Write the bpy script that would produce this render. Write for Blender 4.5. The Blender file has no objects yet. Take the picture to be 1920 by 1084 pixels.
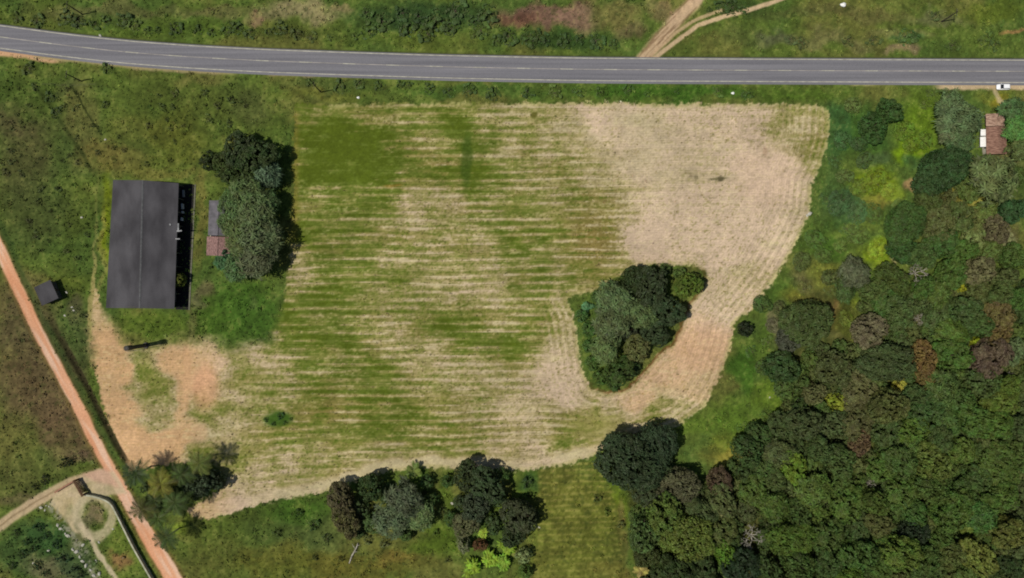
import bpy, math, random
import numpy as np
from mathutils import Vector, Matrix

random.seed(7)
RNG = np.random.default_rng(7)
scene = bpy.context.scene
COL = scene.collection

# ------------------------------------------------------------------ camera, world, sun
H = 228.0                     # drone height above the field, metres
M_PX = 6.0                    # photo pixels per metre on the ground
cam = bpy.data.cameras.new('drone_camera')
cam.lens = 36.0 * H / 320.0
cam.sensor_width = 36.0
cam.clip_end = 9000
cam_o = bpy.data.objects.new('drone_camera', cam)
cam_o.location = (0, 0, H)
cam_o.rotation_euler = (0, 0, 0)
COL.objects.link(cam_o)
scene.camera = cam_o

SX, SY = 0.50, 0.10           # shadow offset per metre of height
world = bpy.data.worlds.new('World')
scene.world = world
world.use_nodes = True
wn = world.node_tree.nodes
sky = wn.new('ShaderNodeTexSky')
sky.sky_type = 'NISHITA'
sky.sun_disc = False
sky.sun_elevation = math.atan2(1.0, math.hypot(SX, SY))
sky.sun_rotation = math.atan2(-SX, -SY)
wn['Background'].inputs['Strength'].default_value = 0.055
world.node_tree.links.new(sky.outputs[0], wn['Background'].inputs['Color'])
sun = bpy.data.lights.new('sun', 'SUN')
sun.energy = 3.4
sun.angle = math.radians(0.6)
sun.color = (1.0, 0.955, 0.88)
sun_o = bpy.data.objects.new('sun', sun)
sun_o.rotation_euler = Vector((SX, SY, -1.0)).to_track_quat('-Z', 'Y').to_euler()
sun_o.location = (-100, -20, 200)
COL.objects.link(sun_o)
scene.view_settings.view_transform = 'Standard'
scene.view_settings.look = 'None'
scene.view_settings.gamma = 1
scene.view_settings.exposure = 0.0
scene.render.engine = 'CYCLES'
scene.cycles.filter_width = 1.9
scene.render.resolution_x = 1024
scene.render.resolution_y = 578

# ------------------------------------------------------------------ small helpers
def g(px, py, z=0.0):
    """photo pixel of something z metres up -> its plan position"""
    k = (H - z) / H
    return ((px - 960.0) / M_PX * k, (542.0 - py) / M_PX * k)

def lin(c):
    c = np.asarray(c, dtype=float) / 255.0
    return np.where(c <= 0.04045, c / 12.92, ((c + 0.055) / 1.055) ** 2.4)

def tag(o, label=None, cat=None, group=None, kind=None):
    if label: o['label'] = label
    if cat: o['category'] = cat
    if group: o['group'] = group
    if kind: o['kind'] = kind
    return o

def empty(name, loc, rz=0.0, label=None, cat=None, group=None):
    o = bpy.data.objects.new(name, None)
    o.empty_display_size = 0.5
    o.location = loc
    o.rotation_euler = (0, 0, rz)
    COL.objects.link(o)
    return tag(o, label, cat, group)

def raw_mesh(name, verts, faces_n, mat, loops=None, var=None, vcol=None):
    """verts (N,3); faces_n = verts per face when the loops run in order"""
    verts = np.asarray(verts, dtype=np.float32).reshape(-1, 3)
    if loops is None: loops = np.arange(len(verts), dtype=np.int32)
    loops = np.asarray(loops, dtype=np.int32).ravel()
    nf = len(loops) // faces_n
    me = bpy.data.meshes.new(name)
    me.vertices.add(len(verts)); me.vertices.foreach_set('co', verts.ravel())
    me.loops.add(len(loops)); me.loops.foreach_set('vertex_index', loops)
    me.polygons.add(nf)
    me.polygons.foreach_set('loop_start', np.arange(nf, dtype=np.int32) * faces_n)
    me.polygons.foreach_set('loop_total', np.full(nf, faces_n, dtype=np.int32))
    me.update(calc_edges=True)
    if var is not None:
        a = me.attributes.new('var', 'FLOAT', 'FACE')
        a.data.foreach_set('value', np.asarray(var, dtype=np.float32))
    if vcol is not None:
        dom = 'POINT' if len(vcol) == len(verts) else 'FACE'
        a = me.attributes.new('cover', 'FLOAT_COLOR', dom)
        a.data.foreach_set('color', np.concatenate([vcol, np.ones((len(vcol), 1))], 1).astype(np.float32).ravel())
    me.materials.append(mat)
    return me

def link(name, me, parent=None, loc=None):
    o = bpy.data.objects.new(name, me)
    COL.objects.link(o)
    if parent: o.parent = parent
    if loc: o.location = loc
    return o

class MB:
    """collects boxes, prisms and tubes into one mesh"""
    def __init__(s): s.v, s.f = [], []
    def add(s, v, f):
        n = len(s.v); s.v += [tuple(p) for p in v]; s.f += [[i + n for i in q] for q in f]; return s
    def box(s, x0, x1, y0, y1, z0, z1):
        v = [(x, y, z) for z in (z0, z1) for (x, y) in ((x0, y0), (x1, y0), (x1, y1), (x0, y1))]
        return s.add(v, [[3,2,1,0],[4,5,6,7],[0,1,5,4],[1,2,6,5],[2,3,7,6],[3,0,4,7]])
    def slab(s, pts, t):
        """closed slab from a planar loop, thickened by t downwards"""
        n = len(pts)
        v = [tuple(p) for p in pts] + [(p[0], p[1], p[2] - t) for p in pts]
        f = [list(range(n)), list(range(2*n-1, n-1, -1))]
        for i in range(n):
            j = (i+1) % n; f.append([i, i+n, j+n, j])
        return s.add(v, f)
    def tube(s, p, q, r0, r1=None, n=8):
        r1 = r0 if r1 is None else r1
        p, q = Vector(p), Vector(q); d = (q - p)
        if d.length < 1e-6: return s
        d.normalize()
        u = d.orthogonal().normalized(); w = d.cross(u)
        v = []
        for c, r in ((p, r0), (q, r1)):
            for i in range(n):
                a = 2*math.pi*i/n
                v.append(c + u*math.cos(a)*r + w*math.sin(a)*r)
        f = [[i, (i+1) % n, n+(i+1) % n, n+i] for i in range(n)]
        f += [list(range(n-1, -1, -1)), list(range(n, 2*n))]
        return s.add(v, f)
    def path(s, pts, radii, n=7):
        for i in range(len(pts)-1): s.tube(pts[i], pts[i+1], radii[i], radii[i+1], n)
        return s
    def mesh(s, name, mat, smooth=False):
        me = bpy.data.meshes.new(name)
        me.from_pydata([tuple(p) for p in s.v], [], s.f)
        me.materials.append(mat)
        if smooth: me.polygons.foreach_set('use_smooth', [True]*len(me.polygons))
        me.update()
        return me
    def build(s, name, mat, parent=None, smooth=False):
        return link(name, s.mesh(name, mat, smooth), parent)

# ------------------------------------------------------------------ materials
def nmat(name):
    m = bpy.data.materials.new(name); m.use_nodes = True
    nt = m.node_tree; b = nt.nodes['Principled BSDF']
    b.inputs['Roughness'].default_value = 0.9
    b.inputs['Specular IOR Level'].default_value = 0.2
    return m, nt, b

def noisy(name, c1, c2, scale=2.0, rough=0.9, bump=0.0, detail=6, spec=0.2, stretch=(1,1,1), metal=0.0):
    """procedural two-tone weathered surface, colours given as sRGB 0-255 base colour"""
    m, nt, b = nmat(name)
    N, L = nt.nodes, nt.links
    tc = N.new('ShaderNodeTexCoord'); mp = N.new('ShaderNodeMapping')
    mp.inputs['Scale'].default_value = stretch
    ns = N.new('ShaderNodeTexNoise'); ns.inputs['Scale'].default_value = scale; ns.inputs['Detail'].default_value = detail
    cr = N.new('ShaderNodeValToRGB')
    cr.color_ramp.elements[0].position = 0.35; cr.color_ramp.elements[1].position = 0.65
    cr.color_ramp.elements[0].color = (*lin(c1), 1); cr.color_ramp.elements[1].color = (*lin(c2), 1)
    L.new(tc.outputs['Object'], mp.inputs['Vector']); L.new(mp.outputs[0], ns.inputs['Vector'])
    L.new(ns.outputs['Fac'], cr.inputs['Fac']); L.new(cr.outputs[0], b.inputs['Base Color'])
    b.inputs['Roughness'].default_value = rough
    b.inputs['Specular IOR Level'].default_value = spec
    b.inputs['Metallic'].default_value = metal
    if bump:
        bp = N.new('ShaderNodeBump'); bp.inputs['Strength'].default_value = bump; bp.inputs['Distance'].default_value = 0.05
        L.new(ns.outputs['Fac'], bp.inputs['Height']); L.new(bp.outputs[0], b.inputs['Normal'])
    return m

def ground_material():
    m, nt, b = nmat('ground_cover')
    N, L = nt.nodes, nt.links
    at = N.new('ShaderNodeAttribute'); at.attribute_name = 'cover'
    geo = N.new('ShaderNodeNewGeometry')
    n1 = N.new('ShaderNodeTexNoise'); n1.inputs['Scale'].default_value = 1.7; n1.inputs['Detail'].default_value = 5; n1.inputs['Roughness'].default_value = 0.65
    n2 = N.new('ShaderNodeTexNoise'); n2.inputs['Scale'].default_value = 0.05; n2.inputs['Detail'].default_value = 7
    L.new(geo.outputs['Position'], n1.inputs['Vector']); L.new(geo.outputs['Position'], n2.inputs['Vector'])
    r1 = N.new('ShaderNodeMapRange'); r1.inputs['From Min'].default_value = 0.3; r1.inputs['From Max'].default_value = 0.7
    r1.inputs['To Min'].default_value = 0.84; r1.inputs['To Max'].default_value = 1.16
    r2 = N.new('ShaderNodeMapRange'); r2.inputs['From Min'].default_value = 0.3; r2.inputs['From Max'].default_value = 0.7
    r2.inputs['To Min'].default_value = 0.88; r2.inputs['To Max'].default_value = 1.12
    L.new(n1.outputs['Fac'], r1.inputs['Value']); L.new(n2.outputs['Fac'], r2.inputs['Value'])
    mu = N.new('ShaderNodeMath'); mu.operation = 'MULTIPLY'
    L.new(r1.outputs[0], mu.inputs[0]); L.new(r2.outputs[0], mu.inputs[1])
    vm = N.new('ShaderNodeVectorMath'); vm.operation = 'SCALE'
    L.new(at.outputs['Color'], vm.inputs[0]); L.new(mu.outputs[0], vm.inputs['Scale'])
    L.new(vm.outputs[0], b.inputs['Base Color'])
    bp = N.new('ShaderNodeBump'); bp.inputs['Strength'].default_value = 0.35; bp.inputs['Distance'].default_value = 0.05
    L.new(n1.outputs['Fac'], bp.inputs['Height']); L.new(bp.outputs[0], b.inputs['Normal'])
    b.inputs['Roughness'].default_value = 1.0; b.inputs['Specular IOR Level'].default_value = 0.05
    return m

def leaf_material():
    """leaf colour = the plant's own object colour, varied leaf by leaf"""
    m, nt, b = nmat('foliage')
    N, L = nt.nodes, nt.links
    oi = N.new('ShaderNodeObjectInfo'); at = N.new('ShaderNodeAttribute'); at.attribute_name = 'var'
    tc = N.new('ShaderNodeTexCoord')
    ns = N.new('ShaderNodeTexNoise'); ns.inputs['Scale'].default_value = 0.55; ns.inputs['Detail'].default_value = 3
    L.new(tc.outputs['Object'], ns.inputs['Vector'])
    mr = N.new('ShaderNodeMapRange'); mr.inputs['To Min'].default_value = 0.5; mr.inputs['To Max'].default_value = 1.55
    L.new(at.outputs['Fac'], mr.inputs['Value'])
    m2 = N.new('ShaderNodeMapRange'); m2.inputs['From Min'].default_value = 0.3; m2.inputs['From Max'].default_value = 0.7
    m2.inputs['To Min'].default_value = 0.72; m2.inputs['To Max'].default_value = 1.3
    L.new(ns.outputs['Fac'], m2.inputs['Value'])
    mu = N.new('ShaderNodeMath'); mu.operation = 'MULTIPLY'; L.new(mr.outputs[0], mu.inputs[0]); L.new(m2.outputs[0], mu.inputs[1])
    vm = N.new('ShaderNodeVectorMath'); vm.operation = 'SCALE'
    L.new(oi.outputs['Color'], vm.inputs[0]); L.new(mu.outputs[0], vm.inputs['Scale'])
    hs = N.new('ShaderNodeHueSaturation')
    h1 = N.new('ShaderNodeMapRange'); h1.inputs['From Min'].default_value = 0.3; h1.inputs['From Max'].default_value = 0.7
    h1.inputs['To Min'].default_value = 0.475; h1.inputs['To Max'].default_value = 0.525
    L.new(ns.outputs['Fac'], h1.inputs['Value']); L.new(h1.outputs[0], hs.inputs['Hue'])
    L.new(vm.outputs[0], hs.inputs['Color'])
    L.new(hs.outputs[0], b.inputs['Base Color'])
    b.inputs['Roughness'].default_value = 0.6; b.inputs['Specular IOR Level'].default_value = 0.25
    tr = N.new('ShaderNodeBsdfTranslucent'); L.new(hs.outputs[0], tr.inputs['Color'])
    mx = N.new('ShaderNodeMixShader'); mx.inputs['Fac'].default_value = 0.22
    out = N['Material Output']
    L.new(b.outputs[0], mx.inputs[1]); L.new(tr.outputs[0], mx.inputs[2]); L.new(mx.outputs[0], out.inputs['Surface'])
    return m

def tuft_material():
    m, nt, b = nmat('weeds')
    at = nt.nodes.new('ShaderNodeAttribute'); at.attribute_name = 'cover'
    nt.links.new(at.outputs['Color'], b.inputs['Base Color'])
    b.inputs['Roughness'].default_value = 0.9; b.inputs['Specular IOR Level'].default_value = 0.1
    return m

M_GROUND = ground_material(); M_LEAF = leaf_material(); M_TUFT = tuft_material()
M_BARK = noisy('bark', (78,66,52), (112,100,84), 3.0, 0.95, 0.4)
M_DEADWOOD = noisy('dead_wood', (140,134,118), (182,176,160), 3.0, 0.95, 0.3)

# ------------------------------------------------------------------ noise on arrays
def vnoise(x, y, seed):
    rs = np.random.default_rng(seed); T = rs.random((256, 256))
    xi = np.floor(x).astype(int); yi = np.floor(y).astype(int)
    fx = x - xi; fy = y - yi
    fx = fx*fx*(3-2*fx); fy = fy*fy*(3-2*fy)
    a = T[xi & 255, yi & 255]; b = T[(xi+1) & 255, yi & 255]
    c = T[xi & 255, (yi+1) & 255]; d = T[(xi+1) & 255, (yi+1) & 255]
    return (a*(1-fx)+b*fx)*(1-fy) + (c*(1-fx)+d*fx)*fy

def fbm(u, v, sx, sy=None, octs=4, seed=0, gain=0.55):
    sy = sy or sx; s = 0; amp = 1; tot = 0
    for o in range(octs):
        s = s + amp*vnoise(u/sx*2**o + 17.3*o + 100, v/sy*2**o + 9.1*o + 100, seed*31+o); tot += amp; amp *= gain
    return np.clip((s/tot - 0.5)*1.6 + 0.5, 0, 1)

def ss(x, a, b):
    t = np.clip((x-a)/(b-a), 0, 1); return t*t*(3-2*t)

def seg_dist(u, v, pts, closed=False):
    d = np.full(u.shape, 1e9); n = len(pts)
    for i in range(n if closed else n-1):
        ax, ay = pts[i]; bx, by = pts[(i+1) % n]
        ex, ey = bx-ax, by-ay
        t = np.clip(((u-ax)*ex + (v-ay)*ey)/(ex*ex+ey*ey+1e-9), 0, 1)
        d = np.minimum(d, np.hypot(u-ax-t*ex, v-ay-t*ey))
    return d

def sdf(u, v, pts):
    """signed distance, positive inside"""
    ins = np.zeros(u.shape, bool); n = len(pts)
    for i in range(n):
        ax, ay = pts[i]; bx, by = pts[(i+1) % n]
        if ay == by: continue
        c = ((ay > v) != (by > v)) & (u < (bx-ax)*(v-ay)/(by-ay)+ax)
        ins ^= c
    d = seg_dist(u, v, pts, True)
    return np.where(ins, d, -d)

# ------------------------------------------------------------------ plan of the place (photo pixels at ground level)
FIELD = [(552,192),(640,196),(760,194),(900,192),(1100,193),(1300,196),(1440,194),(1530,196),(1557,210),(1554,262),(1540,310),(1522,345),
         (1518,400),(1492,455),(1462,505),(1440,540),(1412,580),(1376,605),(1370,650),(1348,715),(1318,765),(1270,800),(1200,812),(1150,830),
         (1110,858),(1060,872),(1000,880),(920,884),(850,880),(790,876),(735,884),(680,898),(600,925),(540,935),(480,948),(400,972),(372,972),
         (345,958),(372,945),(405,925),(425,900),(400,870),(330,868),(242,884),(222,840),(200,780),(182,720),(172,660),(168,600),(176,520),
         (184,560),(196,590),(215,612),(228,640),(262,662),(310,645),(352,634),(400,640),(440,655),(505,640),(528,590),(534,540),(545,480),
         (548,400),(550,300)]
ISLAND = [(1060,557),(1110,546),(1150,526),(1195,502),(1240,494),(1290,498),(1325,504),(1321,540),(1296,565),(1280,612),(1262,645),(1232,668),
          (1205,702),(1180,728),(1140,738),(1108,730),(1092,694),(1082,630),(1074,585)]
DIRT = [(-70,320),(-14,438),(14,500),(36,547),(57,590),(79,637),(108,690),(137,744),(171,813),(190,850),(212,888),(239,938),(268,988),(289,1025),(313,1063),(330,1095),(400,1220)]
TRACK_A = [(1205,112),(1235,75),(1270,38),(1305,0),(1330,-40)]
TRACK_B = [(1225,112),(1262,82),(1310,48),(1360,30),(1440,8),(1500,-14)]
RUT = [(-30,1002),(0,985),(60,945),(130,906),(185,888)]
RING = [(140,925),(150,905),(185,888),(215,900)]
ROAD_C = [(-1500,-330),(-600,-30),(-300,30),(-120,55),(0,69.5),(120,85),(240,98),(360,107),(480,113.5),(600,118),(720,122),(840,125.5),(960,128),(1080,130),
          (1190,131),(1440,132.3),(1680,133.3),(1920,134.2),(2300,135.5),(3600,140)]

FPTS = np.array([
 (600,250,.12,0),(700,300,.08,0),(640,300,.10,0),(600,320,.12,0),(740,280,.2,0),(560,215,.3,0),(640,210,.3,.1),(760,210,.35,0),(800,250,.4,0),(880,250,.15,0),(870,330,.1,0),(950,230,.6,.2),
 (1000,215,.75,.3),(1000,260,.6,.1),(1050,330,.5,.1),(1000,400,.35,0),(940,450,.2,0),(1100,400,.5,.2),(1140,480,.55,.3),(1130,230,.9,.7),
 (1200,240,.9,.6),(1300,230,.95,.7),(1070,250,.8,.4),(1090,330,.66,.3),(1040,290,.66,.3),(1140,400,.6,.4),(990,300,.55,.2),(1250,300,.9,.5),(1380,300,.97,.8),(1300,380,.97,.8),(1220,450,.97,.85),(240,700,.95,.7),(400,690,.95,.8),(430,740,.8,.6),(300,830,1,.8),(370,800,.9,.7),(1400,250,.95,.9),(1500,240,.7,.3),(1530,215,.6,.1),(1520,290,.55,.2),(1450,330,1,.9),(1300,330,.8,.5),
 (1200,330,.85,.5),(1250,420,1,.9),(1400,420,1,.9),(1350,470,1,.85),(1480,430,.95,.7),(1420,520,.85,.6),(1380,560,.9,.7),(1340,620,.95,.85),
 (1280,700,.95,.8),(1200,760,.9,.75),(1330,720,.85,.6),(1240,790,.6,.2),(1120,800,.42,0),(1060,830,.48,.05),(1150,830,.8,.5),(980,770,.85,.6),
 (1000,860,.8,.6),(930,850,.75,.5),(850,860,.5,.1),(800,830,.4,.1),(700,860,.45,.1),(600,880,.6,.3),(520,860,.7,.4),(480,900,.8,.6),
 (440,940,.9,.7),(560,800,.35,.1),(600,760,.3,.1),(620,700,.35,.05),(550,600,.2,0),(620,580,.25,0),(600,640,.15,0),(700,560,.45,.1),
 (800,560,.55,.2),(900,560,.75,.6),(850,620,.2,0),(950,600,.5,.1),(960,640,.25,0),(740,620,.7,.4),(800,680,.75,.5),(900,700,.7,.4),(720,700,.2,0),
 (730,780,.2,0),(820,760,.45,.1),(900,760,.6,.3),(1040,680,.95,.8),(1010,600,.5,.1),(1050,560,.7,.2),(1060,640,.8,.4),(1060,730,.95,.9),
 (580,400,.35,0),(560,430,.15,0),(560,490,.7,.5),(640,400,.3,0),(700,390,.3,0),(650,450,.35,0),(700,480,.3,0),(640,500,.25,0),(700,520,.35,.1),
 (780,400,.7,.6),(850,380,.75,.6),(820,450,.65,.4),(750,480,.6,.4),(850,500,.65,.3),(920,380,.4,.1),(900,470,.65,.4),(920,520,.75,.5),
 (980,520,.35,.1),(1050,500,.5,.2),(1080,540,.4,.1),(1000,470,.3,0),(200,650,.95,.6),(210,760,.95,.7),(260,830,1,.85),(330,830,.95,.7),
 (280,720,.4,0),(270,690,.45,.05),(340,680,.9,.7),(380,720,1,1),(350,760,.9,.8),(300,770,.6,.1),(400,780,.5,.1),(430,810,.8,.4),(410,845,.5,.1),
 (450,700,.5,.1),(500,680,.85,.8),(470,740,.4,.1),(500,730,.55,.4),(440,860,.45,0),(300,650,.8,.4),(360,640,.8,.5),(180,540,.8,.5),(180,600,.8,.5)])

# soft patches of ground cover: (cx, cy, rx, ry, colour, strength)
PATCH = [
 (60,250,120,110,(62,74,34),.7),(60,180,90,40,(66,84,30),.6),(150,230,30,90,(92,90,46),.7),(190,290,45,25,(98,90,44),.8),(230,300,60,25,(92,86,40),.7),
 (120,170,30,14,(72,76,42),.5),(300,200,110,50,(72,84,32),.6),(260,250,70,30,(86,86,36),.6),(330,260,60,50,(80,84,30),.7),(430,200,90,40,(76,84,34),.6),
 (470,200,40,30,(70,76,40),.5),(380,150,60,16,(92,88,44),.7),(40,300,50,90,(70,66,38),.6),(60,400,70,70,(60,66,32),.7),(140,400,30,70,(70,80,30),.6),
 (30,230,40,26,(80,70,46),.5),(130,540,40,30,(72,80,26),.6),(110,600,50,60,(62,76,32),.7),(150,640,22,80,(66,66,38),.7),(142,590,14,30,(72,62,46),.8),
 (192,420,12,100,(98,110,20),.9),(186,480,8,100,(120,116,60),.6),(290,612,62,26,(74,92,30),.9),(440,600,90,50,(60,86,26),.9),(460,560,60,30,(60,88,28),.8),
 (480,580,8,14,(120,112,84),.6),(378,400,14,110,(94,90,42),.8),(375,560,14,20,(94,92,60),.8),(395,540,16,18,(92,82,56),.7),
 (360,600,8,50,(96,96,52),.7),(480,600,40,40,(58,86,28),.7),(300,320,80,12,(92,90,40),.7),(520,240,20,40,(70,86,32),.7),
 # top band
 (60,40,110,18,(74,82,32),.6),(200,20,150,14,(90,88,50),.7),(180,36,60,10,(56,68,30),.6),(400,28,80,10,(98,90,56),.6),(330,58,180,16,(66,84,28),.7),
 (560,25,80,22,(132,122,84),.9),(486,36,16,12,(122,96,74),.7),(640,15,24,10,(140,118,84),.6),(790,32,130,26,(44,64,30),.95),(560,64,90,14,(66,76,30),.7),
 (780,78,120,16,(74,88,30),.6),(1015,30,95,24,(108,82,66),.95),(960,38,40,14,(98,64,50),.6),(1080,30,50,24,(118,92,74),.8),(1060,72,110,18,(48,68,28),.95),
 (1160,30,38,24,(106,98,54),.8),(1180,60,30,20,(96,82,56),.7),(1230,20,30,20,(140,110,84),.5),(1380,20,60,16,(48,66,26),.8),(1480,30,80,14,(66,76,34),.7),
 (1400,70,60,20,(72,82,38),.6),(1600,25,120,14,(86,84,44),.8),(1760,30,60,10,(96,94,64),.6),(1870,20,70,14,(80,92,28),.7),(1560,78,90,18,(100,96,58),.7),
 (1690,60,60,12,(112,108,66),.6),(1700,66,26,10,(56,92,40),.8),(1690,90,30,8,(126,106,80),.8),(1840,76,60,12,(76,92,34),.6),(1900,58,24,7,(150,112,70),.8),
 (1460,75,40,16,(84,84,62),.6),(620,160,90,14,(66,80,34),.8),(900,170,160,14,(58,84,30),.8),(1250,170,180,14,(54,84,24),.9),(600,185,80,10,(90,94,36),.6),
 (1500,172,90,12,(66,90,26),.7),
 # east scrub
 (1610,240,60,50,(54,84,32),.9),(1570,240,26,60,(50,80,40),.7),(1720,230,40,70,(84,108,22),.8),(1700,285,36,26,(98,124,18),.9),(1640,345,50,34,(100,118,24),.9),
 (1650,290,26,18,(60,78,44),.7),(1725,300,26,20,(56,84,44),.8),(1712,350,14,9,(150,122,82),.9),(1590,390,50,46,(58,84,44),.9),(1560,340,20,60,(58,80,36),.7),
 (1655,375,26,14,(122,116,50),.8),(1680,360,20,14,(120,136,40),.8),(1560,450,50,40,(60,86,28),.9),(1640,430,40,30,(76,98,40),.7),(1610,425,60,12,(100,114,44),.6),
 (1650,470,26,24,(106,126,24),.95),(1678,482,10,16,(176,150,118),.95),(1520,500,40,30,(88,90,44),.7),(1500,530,30,30,(84,78,50),.6),(1540,505,26,26,(104,110,40),.7),
 (1470,560,50,40,(62,88,30),.8),(1500,556,50,22,(112,108,40),.8),(1562,570,18,24,(158,116,66),.95),(1575,600,14,34,(142,108,56),.8),(1590,600,26,50,(104,116,34),.9),
 (1570,640,20,20,(112,112,58),.8),(1455,610,18,40,(98,88,66),.7),(1525,680,26,24,(122,98,70),.8),(1540,720,20,30,(112,92,70),.8),(1850,380,80,40,(84,84,44),.6),
 (1800,375,40,20,(120,112,46),.8),(1835,380,14,12,(150,146,66),.9),(1780,480,120,60,(76,92,36),.6),(1890,450,24,30,(108,96,70),.7),(1730,610,50,30,(112,94,66),.8),
 (1880,640,20,40,(112,88,56),.6),(1860,180,40,16,(96,102,38),.8),(1867,198,24,14,(124,116,36),.9),(1885,300,40,20,(104,96,60),.8),(1740,180,40,30,(74,90,34),.6),
 (1400,690,30,50,(54,84,24),.9),(1450,740,50,36,(78,98,28),.9),(1370,780,60,40,(74,96,30),.95),(1300,800,50,20,(78,98,32),.9),(1380,840,46,30,(98,108,34),.8),
 (1370,860,60,20,(122,112,46),.8),(1420,860,40,30,(110,98,60),.7),(1430,640,20,30,(70,92,30),.7),
 # south
 (450,990,110,40,(72,84,30),.7),(420,1050,90,40,(78,82,34),.7),(560,960,70,26,(58,86,26),.9),(540,1000,80,40,(62,78,34),.7),(560,1060,120,30,(84,84,30),.7),
 (700,1060,120,30,(88,84,32),.8),(750,1050,40,16,(104,92,40),.7),(820,1020,60,30,(70,88,24),.8),(840,920,14,60,(72,90,28),.8),(985,900,26,40,(66,88,28),.8),
 (985,905,20,18,(50,74,34),.7),(960,940,20,14,(90,110,28),.7),(520,1040,60,20,(92,92,38),.5),(610,1000,40,40,(66,80,38),.6),(780,900,30,16,(60,90,26),.7),
 (660,900,40,14,(64,88,28),.6),(1130,900,40,30,(72,96,24),.8),(1160,960,30,50,(84,104,24),.8),(1075,990,90,110,(92,96,30),.7),(1045,910,40,30,(112,108,44),.6),
 (1165,1000,12,60,(92,80,46),.7),(1150,1070,40,20,(112,92,44),.6),
 # west of the dirt road
 (40,600,70,90,(90,76,52),.8),(80,720,80,90,(86,72,48),.85),(20,700,40,60,(84,76,44),.6),(30,820,60,60,(84,82,40),.7),(50,740,70,60,(88,74,48),.7),(120,800,50,60,(90,72,50),.8),
 (80,880,60,30,(74,78,36),.6),(30,900,50,40,(80,82,40),.7),(50,940,60,20,(96,82,58),.6),(170,830,26,40,(98,74,56),.6),(150,860,40,20,(98,78,60),.7),
 (210,730,10,100,(54,70,28),.5),(226,800,16,60,(52,62,32),.8),(140,640,30,70,(56,74,32),.6),
 # yard at lower left
 (60,1040,80,50,(52,74,34),.85),(90,1000,50,30,(46,72,34),.9),(100,1060,50,24,(96,88,64),.7),(150,1050,40,40,(56,74,44),.7),(232,1010,30,70,(84,98,36),.8),
 (220,1045,20,18,(130,96,62),.8),(178,966,24,24,(118,106,74),.95),(118,945,14,22,(136,118,66),.8),(150,985,22,30,(104,96,72),.6),(196,920,24,10,(98,102,64),.8),
 (440,840,26,16,(128,138,44),.8),(380,835,50,12,(134,130,48),.7),(452,880,14,16,(122,132,46),.8),(330,985,22,18,(112,130,40),.8),(300,905,20,20,(128,116,44),.6),
]

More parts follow.
